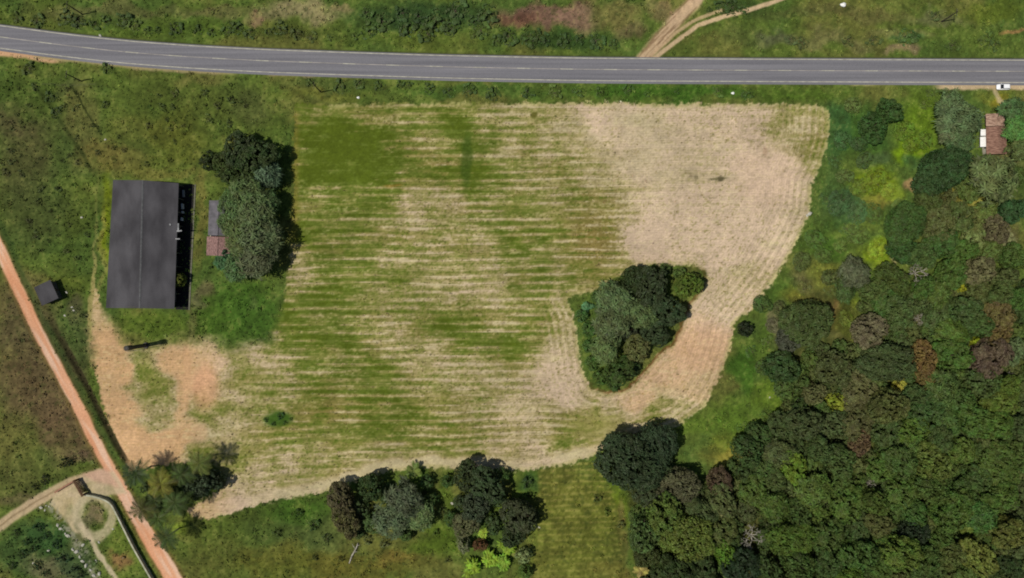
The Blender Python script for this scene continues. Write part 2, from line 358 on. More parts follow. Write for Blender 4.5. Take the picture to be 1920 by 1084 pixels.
def cover(U, V):
    """ground colour (sRGB 0-255) and class at photo-plan coordinates"""
    wu = U + 9*(fbm(U, V, 26, octs=3, seed=1)-.5); wv = V + 9*(fbm(U, V, 26, octs=3, seed=2)-.5)
    n1 = fbm(U, V, 90, octs=5, seed=3); n2 = fbm(U, V, 16, octs=4, seed=4); n3 = fbm(U, V, 4.5, octs=3, seed=5)
    def mix(a, b, t): return a + (np.asarray(b, float)-a)*t[..., None]
    C = np.zeros(U.shape+(3,)) + np.array((86., 102., 43.))
    C = mix(C, (104, 104, 52), ss(n1, .5, .8)*.8)
    C = mix(C, (74, 95, 42), ss(1-n1, .5, .8)*.8)
    pu = U + 34*(fbm(U, V, 46, octs=4, seed=6)-.5); pv = V + 34*(fbm(U, V, 46, octs=4, seed=7)-.5)
    for cx, cy, rx, ry, col, st in PATCH:
        d = np.hypot((pu-cx)/rx, (pv-cy)/ry)
        C = mix(C, np.array(col)*1.04+6, (1-ss(d, .45, 1.35))*st)
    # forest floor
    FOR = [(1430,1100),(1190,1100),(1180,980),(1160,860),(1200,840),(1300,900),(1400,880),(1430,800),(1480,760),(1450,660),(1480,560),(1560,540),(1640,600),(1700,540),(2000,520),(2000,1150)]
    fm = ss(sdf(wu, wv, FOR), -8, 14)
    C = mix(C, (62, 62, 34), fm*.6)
    # faint rows on the small plot south of the field
    PLOT = [(1008,880),(1120,862),(1150,930),(1172,1000),(1176,1100),(1000,1100)]
    pm = ss(sdf(wu, wv, PLOT), -2, 4)
    row = ss(np.sin((V + .04*U)*2*np.pi/11 + 2*fbm(U, V, 40, octs=2, seed=8)), -.2, .9)
    C = mix(C, (96, 100, 42), pm*.6); C = mix(C, (134, 128, 66), pm*row*ss(n3, .2, .6)*.8*(.45+.55*ss(1100-V, 0, 240)))
    # texture of the rough grass
    rough = (.86 + .32*n2)*(.88 + .28*n3)
    C = C*rough[..., None]
    C = mix(C, (128, 124, 70), ss(n3*n2, .42, .62)*.35)
    tuftd = ss(fbm(U, V, 7, octs=3, seed=11), .66, .85)
    C = mix(C, (60, 72, 32), tuftd*.35)

    # ---- the mown field
    dF = sdf(wu*.45+U*.55, wv*.45+V*.55, FIELD); dI = sdf(wu*.3+U*.7, wv*.3+V*.7, ISLAND)
    fmask = np.minimum(dF, -dI)
    num = 0; den = 0; hn = 0
    su = U + 50*(fbm(U, V, 60, 40, octs=3, seed=12)-.5); sv = V + 34*(fbm(U, V, 60, 30, octs=3, seed=13)-.5)
    for x, y, t, h in FPTS:
        w = 1/((su-x)**2 + 1.5*(sv-y)**2 + 260.)**1.8
        num = num + w*t; hn = hn + w*h; den = den + w
    t = num/den; hue = hn/den
    jag = 10*(fbm(U, V, 8, 5, octs=3, seed=14)-.5)
    t = t + .08*ss(U+2.5*jag, 1080, 1122)*(1-ss(V, 340, 360))*(1-ss(U, 1160, 1300)) - .1*ss(-U-jag, -1100, -1040)*(1-ss(V, 340, 360))*ss(U, 900, 1090)*0
    t = t + .15*ss(U+2.5*jag, 1140, 1186)*ss(V, 350, 370)*(1-ss(V, 470, 520))*(1-ss(U, 1190, 1280)) - .10*ss(U, 1000, 1100)*ss(-U-2.5*jag, -1178, -1150)*ss(V, 350, 380)*(1-ss(V, 470, 500))
    t = t - .12*(1-ss(U+5*jag, 680, 790))*(1-ss(V+3*jag, 330, 365))*ss(V+3*jag, 200, 250)*ss(U+2*jag, 555, 590) + .10*ss(fbm(U, V, 26, 5, octs=3, seed=61), .5, .75)*(1-ss(U, 720, 800))*(1-ss(V, 350, 370))
    # rows: straight in the middle, following the edge in the east and south-east
    EDGE = [(1557,190),(1554,262),(1540,310),(1522,345),(1518,400),(1492,455),(1440,540),(1376,620),(1370,650),(1348,715),(1318,765),(1270,800),(1150,840),(1060,872),(920,884)]
    dE = seg_dist(U, V, EDGE)
    near = np.maximum(ss(-dE, -120, -70)*ss(U, 1040, 1200), ss(-dE, -60, -30)*ss(U, 880, 960)*ss(V, 800, 830))
    isl = ss(-np.abs(dI), -75, -45)*ss(U, 1000, 1045)*ss(V, 545, 580)*(1-near)
    bend = .030*(U-700)*ss(V, 740, 860) + 8*(fbm(U, V, 160, octs=2, seed=15)-.5) + 1.5*(fbm(U, V, 30, 9, octs=2, seed=33)-.5)
    ph1 = (V + bend)/15.2; ph2 = dE/12.5; ph3 = np.abs(dI)/12.5
    brk = fbm(U, V, 44, 6, octs=3, seed=30)
    def rows(ph, wdt):
        c = np.cos(2*np.pi*ph); line = ss(c, wdt, .98); groove = ss(-c, .2, .9)
        c2 = np.cos(2*np.pi*(ph*2+.5)); return line*1.0 - groove*.45 + .55*ss(c2, .6, 1)*ss(1-brk, .35, .6)
    stripe = (rows(ph1, .35)*(1-near)*(1-isl) + rows(ph2, .2)*near + rows(ph3, .2)*isl)*(.25+1.2*ss(brk, .25, .65))
    fine = np.sin(2*np.pi*(ph1*3.1))*(1-near)*(1-isl) + np.sin(2*np.pi*ph2*2.6)*near + np.sin(2*np.pi*ph3*2.6)*isl
    nx = fbm(U, V, 60, 5.0, octs=4, seed=16); nf = fbm(U, V, 5.0, 3.0, octs=3, seed=17); nb = fbm(U, V, 30, 16, octs=4, seed=18)
    t = t + .035*ss(t, .12, .3)
    amp = .25*(1-ss(t, .6, .95)*.72)*ss(t, .06, .26)*(1-.55*near*ss(dE, 30, 60)*ss(t, .6, .9))*(1-.3*near)
    amp = amp*(1 - .7*(1-ss(U, 540, 980))*(1-ss(V, 205, 230)))
    west = 1-ss(U, 420, 540)
    calm = 1-.84*ss(t, .70, .9)
    t2 = t - .05 + amp*stripe*(1-west) + .05*fine*(1-west)*calm + (.30*(nx-.5)*(1-.5*west) + .22*(nf-.5) + .38*(nb-.5))*calm
    t2 = t2 - .22*ss(fbm(U, V, 3.4, 2.6, octs=2, seed=19), .66, .9)*ss(t, .3, .6)
    t2 = np.clip(t2, 0, 1.08)
    sedge = seg_dist(wu, wv, [(1150,838),(1060,866),(1000,874),(920,878),(850,874),(735,878),(680,892),(600,919),(480,940),(400,962)])
    t2 = np.maximum(t2, .95*(1-ss(sedge, 8, 40)) + .25*(nb-.5))
    pink = np.clip(hue + .5*(fbm(U, V, 40, 22, octs=3, seed=20)-.5), 0, 1)
    stops = [(0, (84,98,28)), (.2, (98,112,42)), (.4, (124,126,62)), (.6, (154,145,92)), (.82, (176,159,118))]
    F = np.zeros_like(C)+np.array(stops[0][1], float)
    for i in range(1, len(stops)):
        F = mix(F, stops[i][1], ss(t2, stops[i-1][0], stops[i][0]))
    brown = ss(fbm(U, V, 70, 26, octs=3, seed=34), .5, .8)*.22 + .8*np.exp(-((U-1110)/60)**2-((V-440)/60)**2) + .5*np.exp(-((U-620)/60)**2-((V-760)/40)**2) + .5*np.exp(-((U-830)/60)**2-((V-310)/30)**2)
    F = mix(F, np.array((132, 112, 60.)), np.clip(brown, 0, .85)*ss(t2, .12, .3)*(1-ss(t2, .62, .8))*.75)
    tan = mix(np.zeros_like(C)+np.array((190., 176., 136.)), (206, 182, 153), ss(pink, .2, .8))
    F = mix(F, tan, ss(t2, .7, .98))
    F = mix(F, (204, 160, 112), ss(t, .75, .95)*(1-ss(U, 330, 470))*.75)
    F = mix(F, (206, 164, 124), ss(t2, .7, .95)*(1-ss(dI, -60, -20))*0)
    F = mix(F, (200, 160, 118), ss(t, .8, .95)*ss(V, 600, 640)*ss(U, 1130, 1200)*.55)
    F = mix(F, (190, 180, 132), ss(nf*nx, .40, .58)*.34*ss(t, .1, .3))
    # weeds on the bare soil
    wd = ss(fbm(U, V, 3.6, 2.6, octs=3, seed=21), .70, .86)*ss(fbm(U, V, 50, 34, octs=3, seed=22), .35, .6)
    F = mix(F, (128, 118, 78), wd*(.55-.25*ss(t, .85, 1))*ss(t, .5, .8))
    # dry rim along the edge
    F = mix(F, (176, 166, 112), (1-ss(fmask, 2, 9))*.7*ss(U, 560, 620)*ss(n2, .25, .5))
    F = mix(F, (130, 118, 52), (1-ss(U, 552, 566))*ss(V, 200, 220)*(1-ss(V, 440, 480))*.6)
    for cx, cy, rx, ry, col, st in [(522,785,32,16,(60,88,30),.95),(876,300,12,60,(62,84,28),.6),(1004,217,9,7,(92,90,36),.9),(1345,336,20,3.5,(104,98,66),.85),
            (1306,333,5,7,(112,104,70),.8),(1350,337,7,6,(92,84,58),.9),(1433,282,5,10,(140,112,84),.7),(1298,330,4,8,(116,106,72),.6),(735,348,22,4,(140,104,44),.5),(1120,800,70,28,(140,136,72),.6),
            (1435,330,70,70,(208,180,152),.6),(1250,300,110,70,(196,176,146),.4),(1310,640,60,60,(204,162,128),.4),(385,725,30,50,(206,156,118),.7),(350,700,8,70,(204,162,120),.6)]:
        d = np.hypot((pu*.25+U*.75-cx-0)/rx, (pv*.25+V*.75-cy)/ry)
        F = mix(F, col, (1-ss(d, .5, 1.2))*st)
    lines = (rows(ph2, -.2)*near*(1-ss(dE, 30, 80)*.8) + .6*rows(ph3, -.2)*isl)*ss(t, .6, .9)
    F = F*((.94+.12*nf)*(.95+.1*n2)*(1+.055*lines+.03*fine*ss(t, .6, .9)))[..., None]
    soft = 14*(1-ss(U, 520, 560))*(1-ss(V, 670, 700))*ss(V, 560, 600) + 2.2
    fuzz = fmask + 9*(n3-.5) + soft*.9*(nb-.5)
    C = mix(C, F, ss(fuzz, -soft, soft))
    # bare reddish soil bank on the island's lower right, shade painted into it
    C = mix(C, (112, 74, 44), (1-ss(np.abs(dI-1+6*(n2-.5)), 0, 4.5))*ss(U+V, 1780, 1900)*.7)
    # yard west strip, light sandy edge
    dW = seg_dist(wu, wv, [(182,330),(180,420),(176,480),(172,560),(170,640)])
    C = mix(C, (168, 150, 100), (1-ss(dW, 1.5, 4.5))*ss(V, 380, 560)*.9)
    C = mix(C, (140, 142, 74), (1-ss(dW, 1, 4))*.4)
    # ditch and rut lines in the left meadow
    for pts, w, col, st in [([(131,158),(150,188),(170,222),(192,252)], 1.6, (40,48,22), .85), ([(62,160),(80,180),(100,205),(118,235),(150,280),(172,318)], 3.0, (50,60,28), .6),
                            ([(80,158),(130,160),(180,158)], 1.2, (86,90,60), .5), ([(27,638),(70,640),(98,634)], 1.2, (58,46,30), .7)]:
        C = mix(C, col, (1-ss(seg_dist(wu*.3+U*.7, wv*.3+V*.7, pts), w*.5, w*1.6))*st)
    # ---- sandy shoulders of the highway
    dR = seg_dist(U, V, ROAD_C); below = V > np.interp(U, [p[0] for p in ROAD_C], [p[1] for p in ROAD_C])
    sh = ((1-ss(dR, 24, 29))*below)
    for a, b, wdt, col, st in [(-60,115,38,(206,164,124),1.),(60,440,33,(166,150,108),.9),(500,600,30,(170,148,116),.8),(1330,1480,27,(150,150,96),.5),(1590,1650,31,(178,172,112),.9),
                               (1640,1760,27,(160,142,110),.7),(1750,1960,37,(196,172,134),1.)]:
        m = (1-ss(dR + 5*(n2-.5), wdt-6, wdt))*below*ss(U, a-10, a+20)*(1-ss(U, b-20, b+15))
        C = mix(C, col, m*st*ss(n2+ .5*st, .3, .5))
    C = mix(C, (196, 176, 140), (1-ss(seg_dist(wu, wv, [(1866,168),(1874,186),(1886,196)]), 2.5, 6))*.8)
    # darker verge strip along the north side
    C = mix(C, (62, 62, 44), (1-ss(dR, 24, 28))*(~below)*.6)
    # ---- unpaved roads
    cls = np.zeros(U.shape, int)
    cls[fmask > 0] = 1
    dA = seg_dist(wu*.4+U*.6, wv*.4+V*.6, TRACK_A); dB = seg_dist(wu*.3+U*.7, wv*.3+V*.7, TRACK_B); dB2 = seg_dist(wu*.4+U*.6, wv*.4+V*.6, [(1222,104),(1262,66),(1300,40),(1352,20)])
    rutn = fbm(U-V*.9, V+U, 60, 5, octs=3, seed=25)
    ta = mix(np.zeros_like(C)+np.array((208., 176., 142.)), (160, 128, 100), ss(rutn, .5, .75))
    north = dR > 22.5
    C = mix(C, ta, (1-ss(dA+4*(n2-.5), 8, 19))*north*.9); C = mix(C, (206, 178, 140), (1-ss(dB, 2.5, 5.5))*north*.95); C = mix(C, (200, 170, 132), (1-ss(dB2, 2.0, 4.5))*north*.8)
    cls[((dA < 14) | (dB < 4.5) | (dB2 < 3.5)) & north & (V < 112)] = 3
    dD = seg_dist(wu*.25+U*.75, wv*.25+V*.75, DIRT)
    wd_ = 11.0 + 5.0*ss(V, 860, 1080)
    ns_ = fbm(U*.5+V*.9, U*.9-V*.5, 70, 7, octs=3, seed=26)
    dc = mix(np.zeros_like(C)+np.array((220., 164., 126.)), (226, 186, 156), ss(ns_, .45, .75)); dc = mix(dc, (206, 140, 100), ss(1-ns_, .6, .85)*.5)
    C = mix(C, (118, 96, 54), (1-ss(dD, wd_+2, wd_+9))*.55)
    C = mix(C, (50, 70, 34), (1-ss(seg_dist(wu, wv, [(x+17, y-8) for x, y in DIRT]), 3, 10))*(1-ss(V, 840, 890))*.5)
    C = mix(C, (54, 48, 32), (1-ss(seg_dist(U, V, [(x+29, y-13) for x, y in DIRT]), 3.0, 8))*(1-ss(V, 850, 890))*ss(V, 520, 680)*.85)
    C = mix(C, dc, (1-ss(dD - wd_, -2.5, 1.5)))
    cls[(dD < wd_) & (V > -50)] = 2
    # tracks of the lower-left yard
    dr = seg_dist(wu*.3+U*.7, wv*.3+V*.7, RUT)
    C = mix(C, (190, 166, 132), (1-ss(dr, 7, 13))*.92); C = mix(C, (120, 100, 70), (1-ss(dr, 0, 2.6))*.6*(1-ss(U, 90, 130)))
    jn = sdf(wu*.4+U*.6, wv*.4+V*.6, [(148,896),(190,880),(216,884),(238,925),(205,930),(180,926),(160,918),(150,912),(165,932),(150,955),(140,985),(150,1000),(140,1000),(110,960),(92,944),(108,924),(142,904)])
    C = mix(C, (200, 180, 144), ss(jn, -3, 4)*(.6+.4*n2)); C = mix(C, (206, 160, 138), ss(sdf(U, V, [(150,888),(200,876),(226,915),(180,905)]), -4, 6)*.6)
    rr = np.hypot((U-178)/36, (V-967)/40)
    rm = (1-ss(np.abs(rr-.92+.16*(n2-.5)), .15, .36))*(.75+.25*n3)
    C = mix(C, (192, 178, 142), rm*.92)
    dp = seg_dist(wu*.4+U*.6, wv*.4+V*.6, [(152,985),(170,1012),(186,1040),(206,1068),(225,1100)])
    C = mix(C, (198, 182, 148), (1-ss(dp+3*(n2-.5), 2.6, 7.5))*.92)
    C = mix(C, (150, 146, 128), (1-ss(seg_dist(wu, wv, [(100,950),(130,1000),(160,1045),(185,1090)]), 2, 13))*ss(n3, .35, .7)*.75)
    pm2 = ((dr < 10) | (jn > 0) | (np.abs(rr-.92) < .2) | (dp < 5)) & (cls == 0)
    cls[pm2] = 4
    return np.clip(C, 8, 250), cls, fmask, dR, dD

ALB = 0.86           # display value of sunlit ground over its base colour (measured), keeps base colours real
def to_albedo(C): return np.clip(lin(C)*ALB, 0, 0.8)

# ------------------------------------------------------------------ ground, field, unpaved roads from one relief grid
STEP = 0.36
xs = np.arange(-186, 186.01, STEP); ys = np.arange(-112, 112.01, STEP)
X, Y = np.meshgrid(xs, ys)
U, V = 960 + X*M_PX, 542 - Y*M_PX
C, CLS, FM, DR, DD = cover(U, V)
rl = (fbm(U, V, 10, octs=3, seed=40)-.5)*.34 + (fbm(U, V, 3.6, octs=2, seed=41)-.5)*.20
fr = (fbm(U, V, 40, 5, octs=3, seed=42)-.5)*.10 + (fbm(U, V, 3.4, octs=2, seed=43)-.5)*.10
infield = ss(FM, -3, 3)
Z = rl*(1-infield) + (fr-.10)*infield
Z = Z*np.where(DD < 20, .1, 1.0)
Z = Z*ss(DR, 27, 34)
for bx0, by0, bx1, by1 in ((192,328,376,590),(385,368,438,484),(1836,205,1896,298),(60,520,130,580)):     # level ground under the buildings
    q = np.maximum(np.maximum(bx0-U, U-bx1), np.maximum(by0-V, V-by1)); Z = Z*ss(q, 0, 8)
# drainage ditch beside the dirt road
Z = Z - .8*(1-ss(seg_dist(U, V, [(x+29, y-13) for x, y in DIRT]), 1, 8))*(1-ss(V, 850, 890))*ss(V, 560, 680)
edge = np.minimum(np.minimum(X+186, 186-X), np.minimum(Y+112, 112-Y))
Z = Z*ss(edge, 0, 4)
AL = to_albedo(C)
ny, nx_ = X.shape
idx = np.arange(ny*nx_).reshape(ny, nx_)
quads = np.stack([idx[:-1, :-1], idx[:-1, 1:], idx[1:, 1:], idx[1:, :-1]], -1).reshape(-1, 4)
qcls = CLS[:-1, :-1].reshape(-1)
P = np.stack([X, Y, Z], -1).reshape(-1, 3); A = AL.reshape(-1, 3)
def grid_part(name, sel, extra=None):
    q = quads[sel]; used, inv = np.unique(q, return_inverse=True)
    vv, aa, ll = P[used], A[used], inv.reshape(-1, 4)
    if extra is not None:
        ev, eq = extra; n0 = len(vv)
        vv = np.concatenate([vv, ev]); ll = np.concatenate([ll, eq+n0])
        aa = np.concatenate([aa, np.tile(to_albedo((72, 80, 34)), (len(ev), 1))])
    me = raw_mesh(name, vv, 4, M_GROUND, ll, vcol=aa)
    me.polygons.foreach_set('use_smooth', np.ones(len(me.polygons), bool))
    return tag(link(name, me), kind='structure')
# outer land to the horizon, joined on as the same sheet
x0, x1, y0, y1 = xs[0], xs[-1], ys[0], ys[-1]
R = 3500.
ev = np.array([(x0,y0,0),(x1,y0,0),(x1,y1,0),(x0,y1,0),(-R,-R,0),(R,-R,0),(R,R,0),(-R,R,0)], float)
eq = np.array([(4,5,1,0),(5,6,2,1),(6,7,3,2),(7,4,0,3)])
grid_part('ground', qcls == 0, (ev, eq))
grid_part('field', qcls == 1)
grid_part('dirt_road', qcls == 2)
grid_part('dirt_track', qcls == 3)
grid_part('path', qcls == 4)

def ground_z(x, y):
    i = int(round((y-ys[0])/STEP)); j = int(round((x-xs[0])/STEP))
    if 0 <= i < ny and 0 <= j < nx_: return float(Z[i, j])
    return 0.0

# ------------------------------------------------------------------ highway
def smooth_path(pts, n=14):
    out = []
    for i in range(len(pts)-1):
        p0 = pts[max(i-1, 0)]; p1 = pts[i]; p2 = pts[i+1]; p3 = pts[min(i+2, len(pts)-1)]
        for k in range(n):
            t = k/n
            out.append(tuple(.5*((2*p1[a]) + (-p0[a]+p2[a])*t + (2*p0[a]-5*p1[a]+4*p2[a]-p3[a])*t*t + (-p0[a]+3*p1[a]-3*p2[a]+p3[a])*t**3) for a in (0, 1)))
    out.append(pts[-1]); return out
RC = [Vector((*g(*p), 0)) for p in smooth_path(ROAD_C)]
def offs(path, i):
    a = path[max(i-1, 0)]; b = path[min(i+1, len(path)-1)]; d = (b-a).normalized()
    return Vector((-d.y, d.x, 0))
def ribbon(path, lo, hi, z, skirt=0.0):
    v, f = [], []
    for i, p in enumerate(path):
        n = offs(path, i)
        row = [p+n*lo, p+n*hi]
        v += [(q.x, q.y, z) for q in row]
        if skirt: v += [((p+n*(lo-.25)).x, (p+n*(lo-.25)).y, z-skirt), ((p+n*(hi+.25)).x, (p+n*(hi+.25)).y, z-skirt)]
    k = 4 if skirt else 2
    for i in range(len(path)-1):
        a, b = i*k, (i+1)*k
        f.append([a, b, b+1, a+1])
        if skirt: f += [[a+2, b+2, b, a], [a+1, b+1, b+3, a+3]]
    return v, f
m_road, nt, bs = nmat('asphalt')
_n = nt.nodes; _l = nt.links
geo = _n.new('ShaderNodeNewGeometry'); mp = _n.new('ShaderNodeMapping'); mp.inputs['Scale'].default_value = (.02, 1.1, 1)
nz = _n.new('ShaderNodeTexNoise'); nz.inputs['Scale'].default_value = 1.0; nz.inputs['Detail'].default_value = 4
nz2 = _n.new('ShaderNodeTexNoise'); nz2.inputs['Scale'].default_value = 3.0; nz2.inputs['Detail'].default_value = 5
cr = _n.new('ShaderNodeValToRGB'); cr.color_ramp.elements[0].position = .3; cr.color_ramp.elements[1].position = .7
cr.color_ramp.elements[0].color = (*lin((98,97,101)), 1); cr.color_ramp.elements[1].color = (*lin((128,126,129)), 1)
ad = _n.new('ShaderNodeMix'); ad.data_type = 'FLOAT'; ad.inputs[0].default_value = .35
_l.new(geo.outputs['Position'], mp.inputs['Vector']); _l.new(mp.outputs[0], nz.inputs['Vector']); _l.new(geo.outputs['Position'], nz2.inputs['Vector'])
_l.new(nz.outputs['Fac'], ad.inputs[2]); _l.new(nz2.outputs['Fac'], ad.inputs[3]); _l.new(ad.outputs[0], cr.inputs['Fac']); _l.new(cr.outputs[0], bs.inputs['Base Color'])
M_LINE = noisy('road_paint', (152,148,132), (186,182,164), .6, .8)
M_LINE2 = noisy('worn_road_paint', (136,130,122), (172,164,154), .35, .8)
mb = MB(); mb.add(*ribbon(RC, -4.15, 3.75, .10, .12)); tag(mb.build('road', m_road), kind='structure')
mb = MB(); mb.add(*ribbon(RC, -3.62, -3.36, .104)); mb.add(*ribbon(RC, 3.36, 3.62, .104)); tag(mb.build('road_edge_marking', M_LINE), kind='structure')
mb = MB(); mb.add(*ribbon(RC, -.09, .11, .104)); tag(mb.build('road_centre_marking', M_LINE2), kind='structure')
# dashes beside the centre line
def resample(path, step):
    out = []; acc = 0.0
    for a, b in zip(path[:-1], path[1:]):
        L = (b-a).length
        while acc <= L:
            out.append(a.lerp(b, acc/L)); acc += step
        acc -= L
    return out
RS = resample(RC, .8)
mb = MB()
for i in range(0, len(RS)-8, 17):
    if abs(RS[i].x) < 260: mb.add(*ribbon(RS[i:i+6], -.12, .14, .109))
tag(mb.build('road_dash_marking', M_LINE), kind='structure')

# ------------------------------------------------------------------ weeds and tussocks: uncountable, one object each
def tufts(name, n, area, size, dark, keep):
    u = RNG.uniform(area[0], area[2], n*3); v = RNG.uniform(area[1], area[3], n*3)
    k = keep(u, v); u, v = u[k][:n], v[k][:n]; m = len(u)
    x = (u-960)/M_PX; y = (542-v)/M_PX
    ii = np.clip(np.round((y-ys[0])/STEP).astype(int), 0, ny-1); jj = np.clip(np.round((x-xs[0])/STEP).astype(int), 0, nx_-1)
    z = Z[ii, jj]; col = AL[ii, jj]
    s = RNG.uniform(size[0], size[1], m)*RNG.uniform(.6, 1, m)
    nb = 5; out = []; cols = []
    tint = RNG.uniform(dark[0], dark[1], (m, 1))*np.array([[1., 1., 1.]]) * (1+RNG.uniform(-.08, .08, (m, 3)))
    ph = RNG.uniform(0, 6.28, m)
    for b in range(nb):
        a = ph + b*2*np.pi/nb + RNG.uniform(-.4, .4, m)
        el = RNG.uniform(.3, 1.1, m); L = s*RNG.uniform(.7, 1.2, m); w = s*.32
        dx, dy = np.cos(a), np.sin(a); px_, py_ = -dy*w, dx*w
        h = L*np.sin(el); r = L*np.cos(el)
        p0 = np.stack([x-px_*.4, y-py_*.4, z], 1); p1 = np.stack([x+px_*.4, y+py_*.4, z], 1)
        p2 = np.stack([x+dx*r+px_, y+dy*r+py_, z+h], 1); p3 = np.stack([x+dx*r-px_, y+dy*r-py_, z+h], 1)
        out.append(np.stack([p0, p1, p2, p3], 1)); cols.append(np.clip(col*tint*RNG.uniform(.8, 1.2, (m, 1)), 0, .6))
    me = raw_mesh(name, np.concatenate(out).reshape(-1, 3), 4, M_TUFT, vcol=np.concatenate(cols))
    return tag(link(name, me), kind='stuff')
def look(arr, u, v):
    x = (u-960)/M_PX; y = (542-v)/M_PX
    return arr[np.clip(np.round((y-ys[0])/STEP).astype(int), 0, ny-1), np.clip(np.round((x-xs[0])/STEP).astype(int), 0, nx_-1)]
SHEDBOX = lambda u, v: (u > 205) & (u < 340) & (v > 335) & (v < 582)
ok_grass = lambda u, v: ~((u > 1005) & (u < 1160) & (v > 880) & (RNG.random(len(u)) < .8)) & (look(CLS, u, v) == 0) & (look(DR, u, v) > 29) & ~SHEDBOX(u, v)
t = tufts('meadow_grass', 40000, (-90,-60,2010,1150), (.25, .5), (1.05, 1.6), ok_grass); t['label'] = 'rough green grass and low weeds covering the meadow and verges'; t['category'] = 'grass'
clump = lambda u, v: ok_grass(u, v) & (fbm(u, v, 34, octs=3, seed=50) > .52)
t = tufts('tall_weeds', 5000, (-90,-60,2010,1150), (.45, .95), (.95, 1.45), clump); t['label'] = 'taller dark weeds growing in clumps through the meadow grass'; t['category'] = 'weeds'
fld = lambda u, v: (look(CLS, u, v) == 1) & (RNG.random(len(u)) < .35+.65*(fbm(u, v, 40, 8, octs=3, seed=51) > .5)) & (look(AL[..., 0], u, v) > .16) & (look(AL[..., 0], u, v) < .42)
t = tufts('field_stubble', 9000, (150,180,1570,990), (.2, .42), (.75, 1.2), fld); t['label'] = 'dry stubble and small weeds scattered over the mown field'; t['category'] = 'stubble'

# ------------------------------------------------------------------ plant builders
def unit(v): return v/np.maximum(np.linalg.norm(v, axis=-1, keepdims=True), 1e-9)

def leaf_quads(pos, nrm, size, rng, aspect=.62, jitter=.55):
    m = len(pos); n = unit(nrm + rng.normal(0, jitter, (m, 3)))
    a = unit(np.cross(n, rng.normal(0, 1, (m, 3)))); b = np.cross(n, a)
    L = (size*rng.uniform(.6, 1.35, m))[:, None]; W = L*aspect
    return np.stack([pos-a*L*.5, pos+b*W*.5, pos+a*L*.5, pos-b*W*.5], 1)   # diamond-shaped leaf clump

def broad_crown(R, zc, squash, lobes, n, leaf, seed):
    """irregular dome of leafy lobes"""
    rng = np.random.default_rng(seed)
    cs = []; k = 0
    while len(cs) < lobes and k < 4000:
        k += 1
        a = rng.uniform(0, 6.283); r = R*.80*math.sqrt(rng.uniform(0, 1))*(1+.14*math.sin(2*a+seed)+.10*math.sin(3*a+2.3*seed))
        zz = zc + squash*R*math.sqrt(max(0, 1-(r/R)**2))*rng.uniform(.55, .95)
        c = np.array((r*math.cos(a), r*math.sin(a), zz)); lr = R*rng.uniform(.15, .36)*(1.2-.45*min(1, r/R))
        if all(np.linalg.norm(c-q[0]) > .55*(lr+q[1])*.8 for q in cs): cs.append((c, lr, rng.uniform(-.2, .2)))
    w = np.array([q[1]**2 for q in cs]); w = w/w.sum()
    ch = rng.choice(len(cs), n, p=w)
    C0 = np.array([q[0] for q in cs])[ch]; LR = np.array([q[1] for q in cs])[ch]
    tone = np.array([q[2] for q in cs])[ch]
    d = unit(rng.normal(0, 1, (n, 3)) + np.array((0, 0, .55)))
    pos = C0 + d*(LR*rng.uniform(.72, 1.12, n))[:, None]*np.array((1, 1, .8))
    # pits where the light falls through between the sprays
    keep = np.ones(n, bool)
    for _ in range(int(lobes*1.5)):
        a = rng.uniform(0, 6.283); r = R*.95*math.sqrt(rng.uniform(0, 1)); th = rng.uniform(0, 3.14)
        ex = (pos[:, 0]-r*math.cos(a))*math.cos(th) + (pos[:, 1]-r*math.sin(a))*math.sin(th); ey = -(pos[:, 0]-r*math.cos(a))*math.sin(th) + (pos[:, 1]-r*math.sin(a))*math.cos(th)
        keep &= np.hypot(ex/rng.uniform(.4, .95), ey/rng.uniform(.2, .42)) > 1
    pos, d, tone, n = pos[keep], d[keep], tone[keep], int(keep.sum())
    q = leaf_quads(pos, d + np.array((0, 0, .35)), leaf, rng)
    # skirts and inner leaves so the crown is not hollow from the side
    m = n//4
    a = rng.uniform(0, 6.283, m); rr = R*np.sqrt(rng.uniform(0, .9, m))
    pos2 = np.stack([rr*np.cos(a), rr*np.sin(a), zc + rng.uniform(-.25, .35, m)*R*squash], 1)
    pos2[:, 2] -= R*squash*.35
    q2 = leaf_quads(pos2, np.stack([np.cos(a), np.sin(a), np.ones(m)*.6], 1), leaf*1.2, rng)
    return np.concatenate([q, q2]).reshape(-1, 3), np.clip(np.concatenate([.5+tone+rng.normal(0, .2, n), rng.uniform(.2, .7, m)]), 0, 1)

